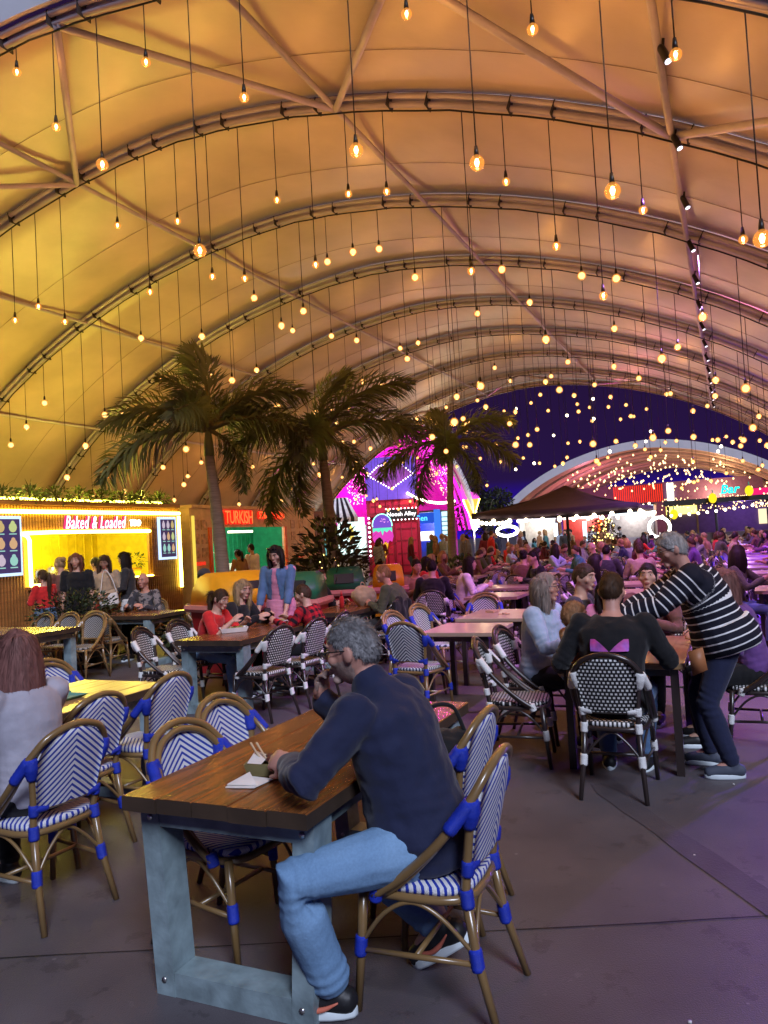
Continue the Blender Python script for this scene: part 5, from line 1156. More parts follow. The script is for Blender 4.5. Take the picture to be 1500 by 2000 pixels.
def hair_mb(J, P, style, length=.3, vol=.0, hi=True):
    mb = MB(); s = P.get('hs', 1.) * (.5 + .5 * P.get('s', 1.)); C = J['head']; H = J['H']; hw = lambda *a: C + H @ (Vector(a) * s)
    hl = P.get('hairline', .60); sd = P.get('sides', -.10); rg = random.Random(P.get('seed', 3)); sd_ = P.get('seed', 3) * 3.1
    def fn(dv, p):
        thr = (sd + (hl - sd) * dv.y) if dv.y > 0 else (sd + .52 * dv.y)
        thr -= (.08 if style in ('short', 'cap') else .8) * max(0, abs(dv.x) - .42) * ((1 - dv.y * dv.y) if dv.y > 0 else .3); thr += .05 * mnoise.noise((dv.x * 9, dv.y * 9, sd_))
        m = max(0, min(1, (dv.z - thr) / .14 + .5)); m = m * m * (3 - 2 * m)
        q = headshape(dv, p); return q * (.90 + (.145 + vol) * m + (.012 * math.sin(dv.x * 40 + dv.y * 31) * m if hi else 0))
    mb.ball(C, (.077 * s, .099 * s, .121 * s), 30 if hi else 14, 22 if hi else 9, 0, fn, H)
    def strand(a, r, z0, L, w, out=.012, back=0.):
        st = hw(math.sin(a) * .078, math.cos(a) * .088 * (1 if math.cos(a) < 0 else .9), z0); o = H @ Vector((math.sin(a), math.cos(a), 0)); o.z = 0
        pts = [st, st + o * out + V(0, 0, -L * .33), st + o * out * .8 + V(0, 0, -L * .68) + V(rg.uniform(-.012, .012), rg.uniform(-.012, .012), 0), st - o * .005 + V(0, 0, -L)]
        bk = H @ Vector((0, -1, 0)); pts = [p + bk * back * i for i, p in enumerate(pts)]
        mb.limb(catmull(pts, 2), [w * x for x in (.8, 1, 1.05, 1.05, 1, .8, .55)], 8)
    if style in ('long', 'bob', 'lob'):
        n = 15 if hi else 8
        for i in range(n):
            a0 = 74 + max(0, P.get('hp', 5)) * .9; a = R(a0 + (360 - 2 * a0) * i / (n - 1)); strand(a, 0, .03, length * rg.uniform(.88, 1.05), .026 if hi else .035, .014)
            if hi: strand(a + .1, 0, .07, length * rg.uniform(.7, .9), .018, .024)
    if style == 'pony':
        b0 = hw(0, -.10, .03); bk = H @ Vector((0, -1, 0)); pts = [b0, b0 + bk * .05 + V(0, 0, .0), b0 + bk * .07 + V(0, 0, -.10), b0 + bk * .055 + V(0, 0, -.10 - length * .5), b0 + bk * .04 + V(0, 0, -.1 - length)]
        mb.limb(catmull(pts, 3), [.024] * 5 + [.03] * 4 + [.022] * 3 + [.010], 8)
    if style == 'bun': mb.ball(hw(0, -.10, .07), .045 * s, 12, 8)
    if style == 'cap':
        pass
    return mb
def seg_post(J, P, amp, scale, frac=1.):
    S = [(J['pel'], J['mid'], 0.), (J['mid'], J['neck'], .26), *[(J['sh' + k], J['el' + k], .02) for k in 'LR'], *[(J['el' + k], J['wr' + k], .32) for k in 'LR']]
    S = [(a, b - a, (b - a).length_squared, o, (b - a).length) for a, b, o in S]; sd = P.get('seed', 3) * 7.3
    pelv = [(J['hp' + k], J['kn' + k]) for k in 'LR']
    def post(me):
        at = me.attributes.new('seg', 'FLOAT', 'POINT'); vals = []; co = []
        for v in me.vertices:
            p = v.co; best = 9; val = 0; lastseg = 0
            for i, (a, d, l2, o, ln) in enumerate(S):
                u = (p - a).dot(d) / l2; uc = max(0 if i else -.8, min(1.0, u)); dist = (p - a - d * uc).length - (.06 if i < 2 else 0)
                if dist < best: best = dist; val = o + uc * ln; lastseg = i
            vals.append(val)
            q = p * scale; k = mnoise.noise((q.x + sd, q.y, q.z * 1.6)) + .5 * mnoise.noise((q.x * 2.2, q.y * 2.2 + sd, q.z * 3.2))
            arm_ = lastseg >= 2; cw = math.exp(-((val - .32) / .09) ** 2) if arm_ else .5 * math.exp(-((val - .08) / .12) ** 2)
            cr = math.sin(val * 150 + 5 * mnoise.noise((q.x * .7, q.y * .7, sd))) * cw * (.5 + .5 * mnoise.noise((q.x * 1.3 + 9, q.y * 1.3, q.z * 1.3 + sd)))
            co.append(p + v.normal * (amp * k + .006 * cr))
        at.data.foreach_set('value', vals)
        me.vertices.foreach_set('co', [c for p in co for c in p]); me.update()
    return post
def noise_post(amp, scale, sd=0., extra=None):
    def post(me):
        co = []
        for v in me.vertices:
            q = v.co * scale; co.append(v.co + v.normal * amp * (mnoise.noise((q.x + sd, q.y, q.z)) + .5 * mnoise.noise((q.x * 2.3, q.y * 2.3 + sd, q.z * 2.3))))
        me.vertices.foreach_set('co', [c for p in co for c in p]); me.update()
        if extra: extra(me)
    return post
def leg_post(J, sd):
    S = []
    for k in 'LR': S += [(J['hp' + k], J['kn' + k], 0.), (J['kn' + k], J['an' + k], (J['kn' + k] - J['hp' + k]).length)]
    S = [(a, b - a, (b - a).length_squared, o, (b - a).length) for a, b, o in S]; kc = S[1][3]; ec = kc + S[1][4] * .86
    def post(me):
        co = []
        for v in me.vertices:
            p = v.co; best = 9; val = 0
            for a, d, l2, o, ln in S:
                u = max(0, min(1, (p - a).dot(d) / l2)); q = (p - a - d * u).length
                if q < best: best = q; val = o + u * ln
            w = math.exp(-((val - kc) / .085) ** 2) + .8 * math.exp(-((val - ec) / .06) ** 2) + .7 * math.exp(-((val - .04) / .09) ** 2)
            q = p * 7.; n1 = mnoise.noise((q.x + sd, q.y, q.z)); cr = math.sin(val * 130 + 6 * mnoise.noise((q.x * .8, q.y * .8 + sd, q.z * .8))) * (.5 + .5 * mnoise.noise((q.x * 1.5, q.y * 1.5, q.z * 1.5 + sd)))
            co.append(p + v.normal * (.005 * n1 + .0065 * w * cr))
        me.vertices.foreach_set('co', [c for p in co for c in p]); me.update()
    return post
def strand_post(P, style, n, seedv, amp=.003):
    base = noise_post(amp, 34, seedv)
    C = P['C']; rg = random.Random(seedv)
    def post(me):
        base(me); nv = len(me.vertices); np_ = len(me.polygons)
        if np_ < 10: return
        vs = []; fs = []; Cc = C
        long_ = style in ('long', 'bob', 'lob', 'pony')
        for _ in range(n):
            f = me.polygons[rg.randrange(np_)]; p = Vector(f.center); nr = Vector(f.normal)
            if (p - Cc).length < .085: continue
            q = p - Cc; qh = P['Hi'] @ q
            if qh.y > .035 and qh.z < (.085 if long_ else .055) and abs(qh.x) < .072 and qh.z > -.15: continue
            if long_: d = Vector((rg.uniform(-.25, .25), rg.uniform(-.25, .25), -1)) if q.z < .07 else Vector((q.x * 6, q.y * 6, -.5 + rg.uniform(-.2, .2)))
            else: d = Vector((q.x * 3 + rg.uniform(-.5, .5), q.y * 2 - .25 + rg.uniform(-.5, .5), -.45 + rg.uniform(-.4, .4)))
            d = d - nr * d.dot(nr)
            if d.length < 1e-4: continue
            d.normalize(); L = rg.uniform(.05, .11) if long_ else rg.uniform(.012, .026); lift = (.10 if long_ else .42) * rg.uniform(.2, 1.2)
            w = d.cross(nr) * (.0016 if long_ else .0013); o = nv + len(vs); p = p + nr * .0005
            a = p + d * L * .5 + nr * lift * L * .42; e_ = p + d * L + nr * lift * L * (.35 if long_ else .9)
            vs += [p - w, p + w, a - w * .8, a + w * .8, e_]; fs += [(o, o + 1, o + 3, o + 2), (o + 2, o + 3, o + 4)]
        V0 = [v.co[:] for v in me.vertices] + [tuple(v) for v in vs]; F0 = [tuple(f.vertices) for f in me.polygons] + fs
        me.clear_geometry(); me.from_pydata(V0, [], F0); me.polygons.foreach_set('use_smooth', [True] * len(me.polygons)); me.update()
    return post
def person(label, t, l, dt, dl, P, top='black', bottom='black', skin='fair', hair='brown', style='short', shoe='shoe_black', sleeve=1., cat='person', vox=.009, hlen=.3, hvol=0., glasses=False, sole='sole_white', skirt=0., hem=-.16, topg=.014, seatz=None, armskin=None, beard=False, nohair=False, strands=2200):
    P = dict(P); J = skel(P); o = thing('person', label, cat, T(t, l), face(dt, dl)); s = P.get('s', 1.); o['_J'] = 0; del o['_J']
    vox = vox * max(.7, min(1., s))
    b = MB(); torso(b, J, P, -.012); head(b, J, P)
    for k in 'LR':
        arm(b, J, P, k, -.004 if sleeve < .9 else -.010); leg(b, J, P, k, -.012)
        fwd = (J['wr' + k] - J['el' + k]).normalized(); nm = Vector(P.get('palm' + k, V(.8 if k == 'L' else -.8, 0, -.5)))
        hand(b, J['wr' + k], Vector(P.get('hdir' + k, fwd)), nm, P.get('curl' + k, 38), k, s * P.get('hands', 1.))
        b.limb([J['an' + k] + V(0, 0, .02), J['an' + k] + J['fd' + k] * .10 * s - V(0, 0, .03)], [.036 * s, .03 * s], 10)
    skm = [SKIN[skin]]; ex = None
    if beard:
        skm = [SKIN[skin], MATS['stubble']]; Hi = J['H'].inverted(); C = J['head']
        def ex(me):
            for f in me.polygons:
                q = Hi @ (f.center - C); w = mnoise.noise(f.center * 60) * .006
                if -.16 < q.z < -.028 + w and q.y > -.015 + w and q.length < .22: f.material_index = 1
    blob('body', b, skm, o, vox, 2, noise_post(.0008, 40, 0, ex))
    tm, bm = CL[top], CL[bottom]; sd = P.get('seed', 3)
    b = MB(); torso(b, J, P, topg, hem, .97 if not P.get('collar') else 1.05)
    for k in 'LR': arm(b, J, P, k, topg - .002, sleeve)
    if P.get('collar'): b.limb([J['neck'] - V(0, .01, .03), J['neck'] + (J['head'] - J['neck']).normalized() * .045], [.085 * s, .072 * s], 16)
    if P.get('hood'):
        bk = V(0, -1, 0); b.limb([J['neck'] + V(-.10, -.02, -.01) * s, J['neck'] + V(-.06, -.085, -.03) * s, J['neck'] + V(0, -.115, -.06) * s, J['neck'] + V(.06, -.085, -.03) * s, J['neck'] + V(.10, -.02, -.01) * s], [.03, .04, .05, .04, .03], 10)
    blob('top', b, tm, o, .011, 3, seg_post(J, P, P.get('wr', .009), 8.))
    b = MB()
    if skirt:
        torso(b, J, P, topg + .004, -.3, .3, flare=skirt)
        if P.get('pose') == 'stand': c = J['pel']; b.tube([c, c + V(0, .01, -.25), c + V(0, .02, -skirt * 4 - .30)], [.17, .19, .22], 18)
    else: torso(b, J, P, .006, -.3, .25)
    for k in 'LR': leg(b, J, P, k, .008, P.get('trouser', .93), wide=P.get('cuff', .004))
    blob('trousers' if not skirt else 'dress', b, bm, o, .010 if vox < .008 else .012, 3, leg_post(J, sd))
    for k in 'LR':
        an, fd = J['an' + k], J['fd' + k]; upv = V(0, 0, 1) - fd * fd.z; upv = upv.normalized(); base = an - upv * .048 * s
        b = MB(); b.limb([base - fd * .045 * s + upv * .012, base + fd * .05 * s + upv * .012, base + fd * .155 * s - upv * .002], [.044 * s, .050 * s, .038 * s], 12); b.limb([an + upv * .01, base + upv * .02], [.046 * s, .046 * s], 10)
        sh = blob('shoe', b, MATS[shoe], o, .008, 2)
        b = MB(); ol = []
        for i in range(16): a = 2 * math.pi * i / 16; ol.append((math.sin(a) * .047 * s * (1.0 + .12 * math.cos(a)), math.cos(a) * .135 * s + .055 * s))
        sv = fd.cross(upv).normalized(); ring = lambda h, q=1.: [base + sv * x * q + fd * y * (1 if q == 1 else .98) + upv * h for x, y in ol]
        b.ring_loft([ring(-.040 * s, .96), ring(-.032 * s), ring(-.012 * s), ring(-.006 * s, .95)]); b.obj('sole', MATS[sole], sh)
    if not nohair: blob('hair', hair_mb(J, P, style, hlen, hvol), HAIR[hair], o, .0075, 1, strand_post(dict(C=J['head'], Hi=J['H'].inverted()), style, strands, sd))
    C, H = J['head'], J['H']; hs = P.get('hs', 1.) * (.5 + .5 * s); hw = lambda *a: C + H @ (Vector(a) * hs)
    for sg in (-1, 1):
        b = MB(); b.ball(hw(sg * .032, .0790, .012), (.0140 * hs, .0125 * hs, .0056 * hs), 10, 7, 0, None, H); b.ball(hw(sg * .032, .0875, .012), (.0064 * hs, .0042 * hs, .0054 * hs), 8, 6, 1, None, H); b.obj('eye', [MATS['eye_white'], MATS['eye_iris']], o)
        b = MB(); b.limb([hw(sg * .014, .0965, .034), hw(sg * .033, .0945, .042), hw(sg * .052, .080, .035)], [.0026 * hs, .0034 * hs, .002 * hs], 6); b.obj('eyebrow', HAIR[hair] if hair != 'blonde' else HAIR['brown'], o)
    b = MB(); b.limb([hw(-.019, .0940, -.0605), hw(-.008, .1015, -.0545), hw(0, .102, -.0555), hw(.008, .1015, -.0545), hw(.019, .0940, -.0605)], [.003, .005, .005, .005, .003], 7); b.limb([hw(-.016, .096, -.063), hw(0, .1015, -.065), hw(.016, .096, -.063)], [.003, .006, .003], 7); b.obj('mouth', MATS['lips'], o)
    if glasses:
        g = MB()
        for sg in (-1, 1):
            g.tube([hw(sg * .033 + .025 * math.cos(6.283 * i / 16), .106 - .10 * (abs(sg * .033 + .025 * math.cos(6.283 * i / 16)) ** 2) * 4, .008 + .018 * math.sin(6.283 * i / 16)) for i in range(16)], .0022 * hs, 5, closed=True)
            g.tube([hw(sg * .058, .098, .014), hw(sg * .080, .05, .014), hw(sg * .083, -.005, .012), hw(sg * .082, -.025, -.004)], .0024 * hs, 5)
        g.tube([hw(-.010, .108, .012), hw(.010, .108, .012)], .0022 * hs, 5); g.obj('glasses', MATS['glasses_frame'], o)
    return o, J
# ---- the man in the navy fleece
HERO = dict(s=1.06, hs=1.06, wr=.011, lean=19, nf=18, hp=7, hy=4, bulk=1.12, belly=.045, bw=1.02, collar=True, seed=5, hairline=.56, sides=.05, zp=.565, py=.01, twist=-3,
            handL=(-.20, .46, .845), poleL=(-1.3, .1, -.75), hdirL=(.28, 1, .10), palmL=(.75, .0, -.65), curlL=62,
            handR=(.05, .450, 1.035), poleR=(.7, .3, -1), hdirR=(-.18, -.10, 1), palmR=(-.25, -1, -.3), curlR=70,
            footL=(-.27, .29, .10), kpoleL=(-.85, .7, .8), fdirL=(-.22, 1, -.02), footR=(.12, .02, .17), kpoleR=(.25, 1, .5), fdirR=(.0, .80, -.50), cuff=.020, trouser=.90)
hero, HJ = person('grey haired man in navy fleece and jeans eating with hand at his mouth', 2.68, -1.09, .0, -1, HERO, 'navy', 'jeans', 'pink', 'salt', 'short', 'shoe_black', 1., vox=.0065, hvol=-.008, strands=7000, glasses=True, hem=-.22, topg=.020, beard=True)
# coral side flashes and laces on his trainers
for k in 'LR':
    an, fd = HJ['an' + k], HJ['fd' + k]; upv = (V(0, 0, 1) - fd * fd.z).normalized(); sv = fd.cross(upv).normalized(); base = an - upv * .05
    for sg in (-1, 1):
        b = MB(); pts = [base + sv * sg * .0545 + fd * x + upv * z for x, z in ((-.03, .028), (.02, .005), (.07, -.002), (.12, .02))]; b.tube(catmull(pts, 3), [.003, .005, .007, .009, .010, .010, .009, .008, .006, .003], 6); b.obj('side_flash', MATS['shoe_coral'], hero)
    b = MB(); b.tube([base + fd * (.05 + .016 * i) + upv * (.058 - .005 * i) + sv * (.020 if i % 2 else -.020) for i in range(7)], .0042, 5); b.obj('laces', MATS['shoe_coral'], hero)
    b = MB(); b.limb([an + upv * .035, an + upv * .075], [.047, .046], 12); b.obj('sock', CL['white'], hero)
S0 = dict(seed=2)
person('long haired woman in a pale top seen from behind in a blue chair', 2.72, -3.16, .1, -1, dict(lean=6, s=.97, seed=9, hp=12, wr=.004, handR=(.1, .42, .80), poleR=(.3, -.3, -1)), 'mist', 'black', 'fair', 'lilac', 'long', hlen=.46, hvol=.02)
person('girl in a red shirt leaning over her food', 7.0, -5.42, .12, 1, dict(lean=22, s=.90, seed=4, hp=18, handR=(.14, .44, .88), handL=(-.06, .50, .86), hy=-10), 'red', 'jeans', 'fair', 'brown', 'pony', sleeve=.42, hlen=.22)
person('blonde woman in a black top looking at her phone', 7.58, -5.44, 0, 1, dict(lean=14, s=.96, seed=6, hp=14, hy=-18, handR=(.16, .46, .86), handL=(-.10, .46, .86)), 'black', 'black', 'fair', 'blonde', 'bob', hlen=.22, hvol=.02)
DEN, DJ = person('standing woman in denim jacket and pink dress with sunglasses on her head', 8.32, -5.22, -1, .12, dict(pose='stand', lean=5, nf=14, hp=24, s=.97, seed=7, handR=(.20, .26, .82), handL=(-.18, .28, .82), poleL=(-.45, -1, -.1), poleR=(.45, -1, -.1)), 'pink', 'pink', 'fair', 'dark', 'bob', sleeve=.08, hlen=.25, hvol=.015, skirt=.06)
b = MB(); PD = dict(s=.97); torso(b, DJ, PD, .027, .10, .97)
for k in 'LR': arm(b, DJ, PD, k, .011, .80)
def open_front(me):
    import bmesh
    bm = bmesh.new(); bm.from_mesh(me)
    kill = [f for f in bm.faces if f.calc_center_median().y > .02 and abs(f.calc_center_median().x) < .03 + .09 * max(0, 1.34 - f.calc_center_median().z) and f.calc_center_median().y < .30 and f.calc_center_median().z > 1.0]
    bmesh.ops.delete(bm, geom=kill, context='FACES'); bm.to_mesh(me); bm.free()
blob('denim_jacket', b, CL['denim'], DEN, .011, 2, noise_post(.006, 11, 2, open_front))
b = MB(); C, H = DJ['head'], DJ['H']; hw = lambda *a: C + H @ Vector(a)
for sg in (-1, 1): b.ball(hw(sg * .035, .072, .108), (.03, .012, .022), 10, 6, 0, None, H @ Matrix.Rotation(R(-50), 3, 'X'))
b.tube([hw(-.06, .06, .10), hw(0, .085, .105), hw(.06, .06, .10)], .004, 6); b.obj('sunglasses', mat('lens_dark', (.01, .008, .01), .08, spec=.8), DEN)
person('boy in a red and black plaid shirt seen from behind', 7.62, -4.28, 0, -1, dict(lean=20, s=.86, seed=8, hp=10, hy=12, hairline=.62, handL=(-.2, .46, .82), handR=(.1, .46, .82)), 'plaid', 'black', 'fair', 'brown', 'short', sole='sole_white', hvol=.02)
person('ponytailed girl in black sitting beside the palm shrubs', 9.9, -5.58, 0, 1, dict(lean=4, s=.92, seed=10, hp=2, hy=-15), 'black', 'black', 'fair', 'brown', 'pony', hlen=.30)
person('man in a green sweater turned towards the bins', 9.72, -4.12, -.1, -1, dict(lean=24, s=1.04, bulk=1.16, belly=.03, seed=11, hp=4, hy=10, hairline=.66, handL=(-.1, .46, .80), handR=(.16, .44, .80)), 'olive', 'charcoal', 'pink', 'ginger', 'short')
CAPM, CJ = person('bearded man in a dark cap slouching with folded arms by the palm', 9.12, -6.9, .25, .9, dict(lean=-14, nf=22, s=1.02, zp=.60, seed=12, hp=8, hy=-8, handL=(.12, .24, .88), handR=(-.12, .26, .90), bulk=1.1), 'black', 'charcoal', 'pink', 'dark', 'short', beard=True)
def add_cap(o, J, m):
    C, H = J['head'], J['H']; hw = lambda *a: C + H @ Vector(a); b = MB()
    b.ball(hw(0, -.004, .028), (.087, .106, .105), 18, 10, 0, lambda dv, p: Vector((p.x, p.y, max(p.z, 0))), H); b.add([hw(*q) for q in ((-.072, .07, .035), (-.06, .15, .022), (0, .178, .016), (.06, .15, .022), (.072, .07, .035), (-.072, .07, .047), (-.06, .15, .032), (0, .178, .026), (.06, .15, .032), (.072, .07, .047))], [(0, 1, 2, 3, 4), (9, 8, 7, 6, 5), (0, 5, 6, 1), (1, 6, 7, 2), (2, 7, 8, 3), (3, 8, 9, 4), (4, 9, 5, 0)]); b.obj('cap', m, o)
add_cap(CAPM, CJ, CL['charcoal'])
person('bald man in a camouflage hoodie at the table by the slatted stall', 9.86, -8.70, -1, .15, dict(lean=10, s=1.02, bulk=1.1, seed=13, hp=4, hood=True, handL=(-.16, .40, .84), handR=(.14, .42, .84)), 'camo', 'black', 'pink', 'brown', nohair=True)
# ---- family at the right
FH, FJ = person('man in a black hoodie with printed back seated with his back turned', 5.13, -.75, 1, 0, dict(lean=14, nf=14, s=1.05, bulk=1.16, bw=1.05, hp=10, hy=-8, seed=14, hood=True, hairline=.5, handL=(-.40, .34, .70), handR=(.30, .44, .80)), 'black', 'denim', 'pink', 'brown', 'short', hvol=.02, hem=-.2)
cm_ = mat('hoodie_print', colfn=lambda nt, tcn: (lambda n: (nt.links.new(tcn.outputs['Object'], n.inputs['Vector']), n.inputs['Scale'].__setattr__('default_value', 11), mixc(nt, n.outputs[0], (.75, .02, .06), (.06, .16, .75)))[2])(nt.nodes.new('ShaderNodeTexNoise')), rough=.7, var=.4, nscale=18)
for sg in (-1, 1):
    b = MB(); sp = lambda f, x, o: spine_pt(FJ, f) + V(x, -(.112 * 1.05 * 1.16 + .030) * math.sqrt(max(.05, 1 - (x / .225) ** 2)) - .012 + o, 0); rows = [(sg * .004, sg * .118, .62), (sg * .03, sg * .12, .67), (sg * .06, sg * .12, .72), (sg * .09, sg * .118, .76)]
    vs = []
    for a, c, f in rows: vs += [sp(f, a + (c - a) * i / 4, q) for q in (0, .010) for i in range(5)]
    fs = []
    for j in range(3):
        for i in range(4): fs += [(j * 10 + i, j * 10 + i + 1, j * 10 + 11 + i, j * 10 + 10 + i), (j * 10 + 5 + i, j * 10 + 15 + i, j * 10 + 16 + i, j * 10 + 6 + i)]
    b.add(vs, fs); b.obj('back_print', cm_, FH)
person('woman with glasses and grey streaked hair in a pale blue hoodie laughing', 6.16, -1.46, -.25, 1, dict(lean=6, s=.98, bulk=1.1, belly=.03, hp=2, hy=14, seed=15, handL=(-.05, .34, .78), handR=(.16, .42, .80), hood=True), 'paleblue', 'black', 'pink', 'ash', 'lob', hlen=.24, glasses=True, hem=-.12, topg=.022)
person('fair haired toddler sitting on the lap of the man in the black hoodie', 5.50, -1.08, .5, .6, dict(lean=5, s=.56, hs=1.16, zp=.66, hp=0, hy=-25, seed=16, sides=-.2, handL=(-.10, .2, .82), handR=(.1, .22, .82), footL=(-.07, .22, .42), footR=(.07, .22, .42)), 'beige', 'denim', 'fair', 'ginger', 'short', hvol=.02)
person('young man in a dark shirt in profile at the family table', 6.95, -1.34, -.1, 1, dict(lean=10, s=1.02, hp=6, hy=-12, seed=17, hairline=.55), 'charcoal', 'black', 'fair', 'brown', 'short', sleeve=.4, hvol=.03)
person('woman in a brown jacket with dark hair tied back looking up', 7.25, -.66, -1, -.25, dict(lean=8, s=.98, hp=-6, hy=12, seed=18, handL=(-.12, .4, .84), handR=(.12, .4, .84), hairline=.56), 'brown', 'black', 'fair', 'dark', 'bun')
person('child in a pink top squeezed in at the family table end', 6.92, -1.0, -1, .1, dict(lean=16, s=.78, zp=.60, hp=26, seed=19, handL=(-.12, .34, .82), handR=(.12, .34, .82)), 'pink', 'denim', 'fair', 'dark', 'bob', sleeve=.4, hlen=.2)
STR, SJ = person('grey haired woman in a black and white striped top bending over the table', 5.58, -.22, -.12, -1, dict(pose='stand', lean=25, nf=14, s=.96, bulk=1.18, belly=.03, hp=16, hy=8, seed=20, hairline=.6, sides=-.15, py=-.14, handL=(-.16, .50, 1.06), handR=(.10, .52, 1.04), poleL=(-.7, -.3, -1), poleR=(.6, -.3, -1), palmL=(.6, .2, .5), palmR=(-.6, .2, .5), curlL=55, curlR=55, footL=(-.13, -.12, .085), footR=(.15, -.02, .085)), 'stripes', 'navy', 'pink', 'grey', 'short', shoe='shoe_slate', glasses=True, hvol=.035, hem=-.20, topg=.032)
b = MB(); torso(b, SJ, dict(s=.98, bulk=1.2), .05, -.2, .3, flare=.06); 
blob('tunic_skirt', b, CL['stripes'], STR, .012, 2, seg_post(SJ, dict(seed=20), .006, 8.))
b = MB(); pr_ = [V(-.23, .02, .86), V(-.23, .11, .83), V(-.23, .09, .68), V(-.23, .0, .72)]; b.ring_loft([pr_, [v + V(-.035, 0, 0) for v in pr_]]); b.obj('tan_purse', mat('leather_tan', (.34, .13, .05), .5), STR)
person('woman with long pinkish hair in a mauve top behind the woman in stripes', 6.32, .10, -.1, -1, dict(lean=14, s=.97, hp=16, seed=21), 'purple', 'black', 'fair', 'lilac', 'long', hlen=.48, hvol=.02)
# ---- people queueing at the slatted stall
Q = dict(pose='stand', lean=2)
person('girl in a red jumper and long blue skirt queueing at the slatted stall', 9.0, -10.05, .1, -1, dict(Q, s=.86, seed=22, handL=(-.1, .25, 1.0), handR=(.1, .25, 1.0)), 'red', 'denim', 'fair', 'brown', 'pony', vox=.013, hlen=.3, skirt=.07)
person('woman in a dark brown coat with light headscarf hair in the queue', 9.45, -10.15, .1, -1, dict(Q, s=.97, seed=23, handL=(-.1, .25, 1.0)), 'brown', 'brown', 'fair', 'blonde', 'bun', vox=.013)
person('woman in a black shirt with auburn bob in the queue facing the tables', 9.2, -9.55, -.9, .5, dict(Q, s=1.0, seed=24), 'black', 'black', 'fair', 'auburn', 'bob', vox=.013, sleeve=.4, hlen=.2)
person('long haired woman in a beige jacket with white bag in the queue', 9.7, -9.45, -.8, .5, dict(Q, s=.97, seed=25, hp=25, handL=(-.08, .26, 1.05), handR=(.08, .26, 1.05)), 'beige', 'maroon', 'fair', 'brown', 'long', vox=.013, hlen=.36)
person('long haired woman in a dark open coat at the end of the queue', 9.95, -9.2, -.6, -.8, dict(Q, s=.99, seed=26, hp=18, handL=(-.08, .26, 1.05), handR=(.08, .26, 1.05)), 'charcoal', 'white', 'fair', 'dark', 'long', vox=.013, hlen=.40)
person('dark haired person with a ponytail standing at the stall counter', 10.45, -10.35, 0, -1, dict(Q, s=.95, seed=27), 'charcoal', 'black', 'fair', 'dark', 'pony', vox=.013)
WA, WJ = person('stall worker with headset leaning at the serving window', 9.95, -11.7, -.1, 1, dict(Q, s=.93, lean=10, seed=28, handL=(-.15, .3, 1.15), handR=(.15, .3, 1.15)), 'grey', 'black', 'fair', 'blonde', 'bun', vox=.013)
person('kebab stall worker in a white shirt behind the counter', 16.6, -13.0, .1, 1, dict(Q, s=1.0, seed=29), 'white', 'black', 'tan', 'dark', 'short', vox=.014)
KP, KJ = person('kebab stall worker in pale shirt and white cap', 17.5, -13.3, .2, 1, dict(Q, s=.97, seed=30), 'beige', 'black', 'tan', 'dark', 'short', vox=.014); add_cap(KP, KJ, CL['white'])
person('customer with ponytail in a tan jacket leaning on the kebab counter', 16.9, -11.75, .2, -1, dict(Q, s=.95, lean=10, seed=31, handL=(-.15, .3, 1.05), handR=(.15, .3, 1.05)), 'tan', 'black', 'fair', 'dark', 'pony', vox=.014)
person('taller dark haired customer at the kebab counter', 17.5, -11.8, .1, -1, dict(Q, s=1.02, seed=32), 'white', 'black', 'tan', 'dark', 'short', vox=.014)
# ---- mid distance diners
MIDS = [(10.75, -4.1, 1, -.3, 'man in a dark jacket with his back turned beyond the green sweater man', 'black', 'dark', 'short'), (11.6, -4.75, -.6, .6, 'bearded man in a tan shirt resting his head on his hand', 'tan', 'dark', 'short'), (13.0, -4.9, .2, -1, 'dark haired woman in a bright red top', 'red', 'dark', 'long'), (11.9, -4.05, .3, 1, 'dark haired girl in a cream top looking aside', 'white', 'dark', 'long'),
        (13.5, -3.05, -.6, -.8, 'man with glasses in a black tee shirt among the tables', 'black', 'dark', 'short'), (14.1, -3.6, 1, .2, 'person in a grey brown jumper with dark bun seen from behind', 'brown', 'dark', 'bun'), (15.6, -3.95, -.5, .7, 'woman with long ginger hair in a tan coat', 'tan', 'ginger', 'long'), (14.7, -1.5, 1, -.3, 'person in a brown coat and flat cap with back turned', 'beige', 'brown', 'short'), (14.9, -2.2, 1, .2, 'broad man in a dark jumper with back turned near the parasol', 'charcoal', 'dark', 'short'), (19.0, -2.9, -.4, -1, 'bald man in a pale shirt near the parasol pole', 'white', None, 'short')]
for i, (t, l, dt, dl, lab, tp, hr, st) in enumerate(MIDS):
    o_, j_ = person(lab, t, l, dt, dl, dict(lean=14, s=1.0, seed=40 + i, handL=(-.14, .42, .84), handR=(.14, .42, .84), bulk=1.06), tp, 'black', 'fair', hr or 'brown', st, vox=.014, hlen=.35, nohair=hr is None)
    far_chair(t, l, face(dt, dl), 'black', 'black and white chair under the ' + lab.split(' in ')[0].split(' with ')[0] + ' at the middle tables', 'chairs of the middle tables diners')
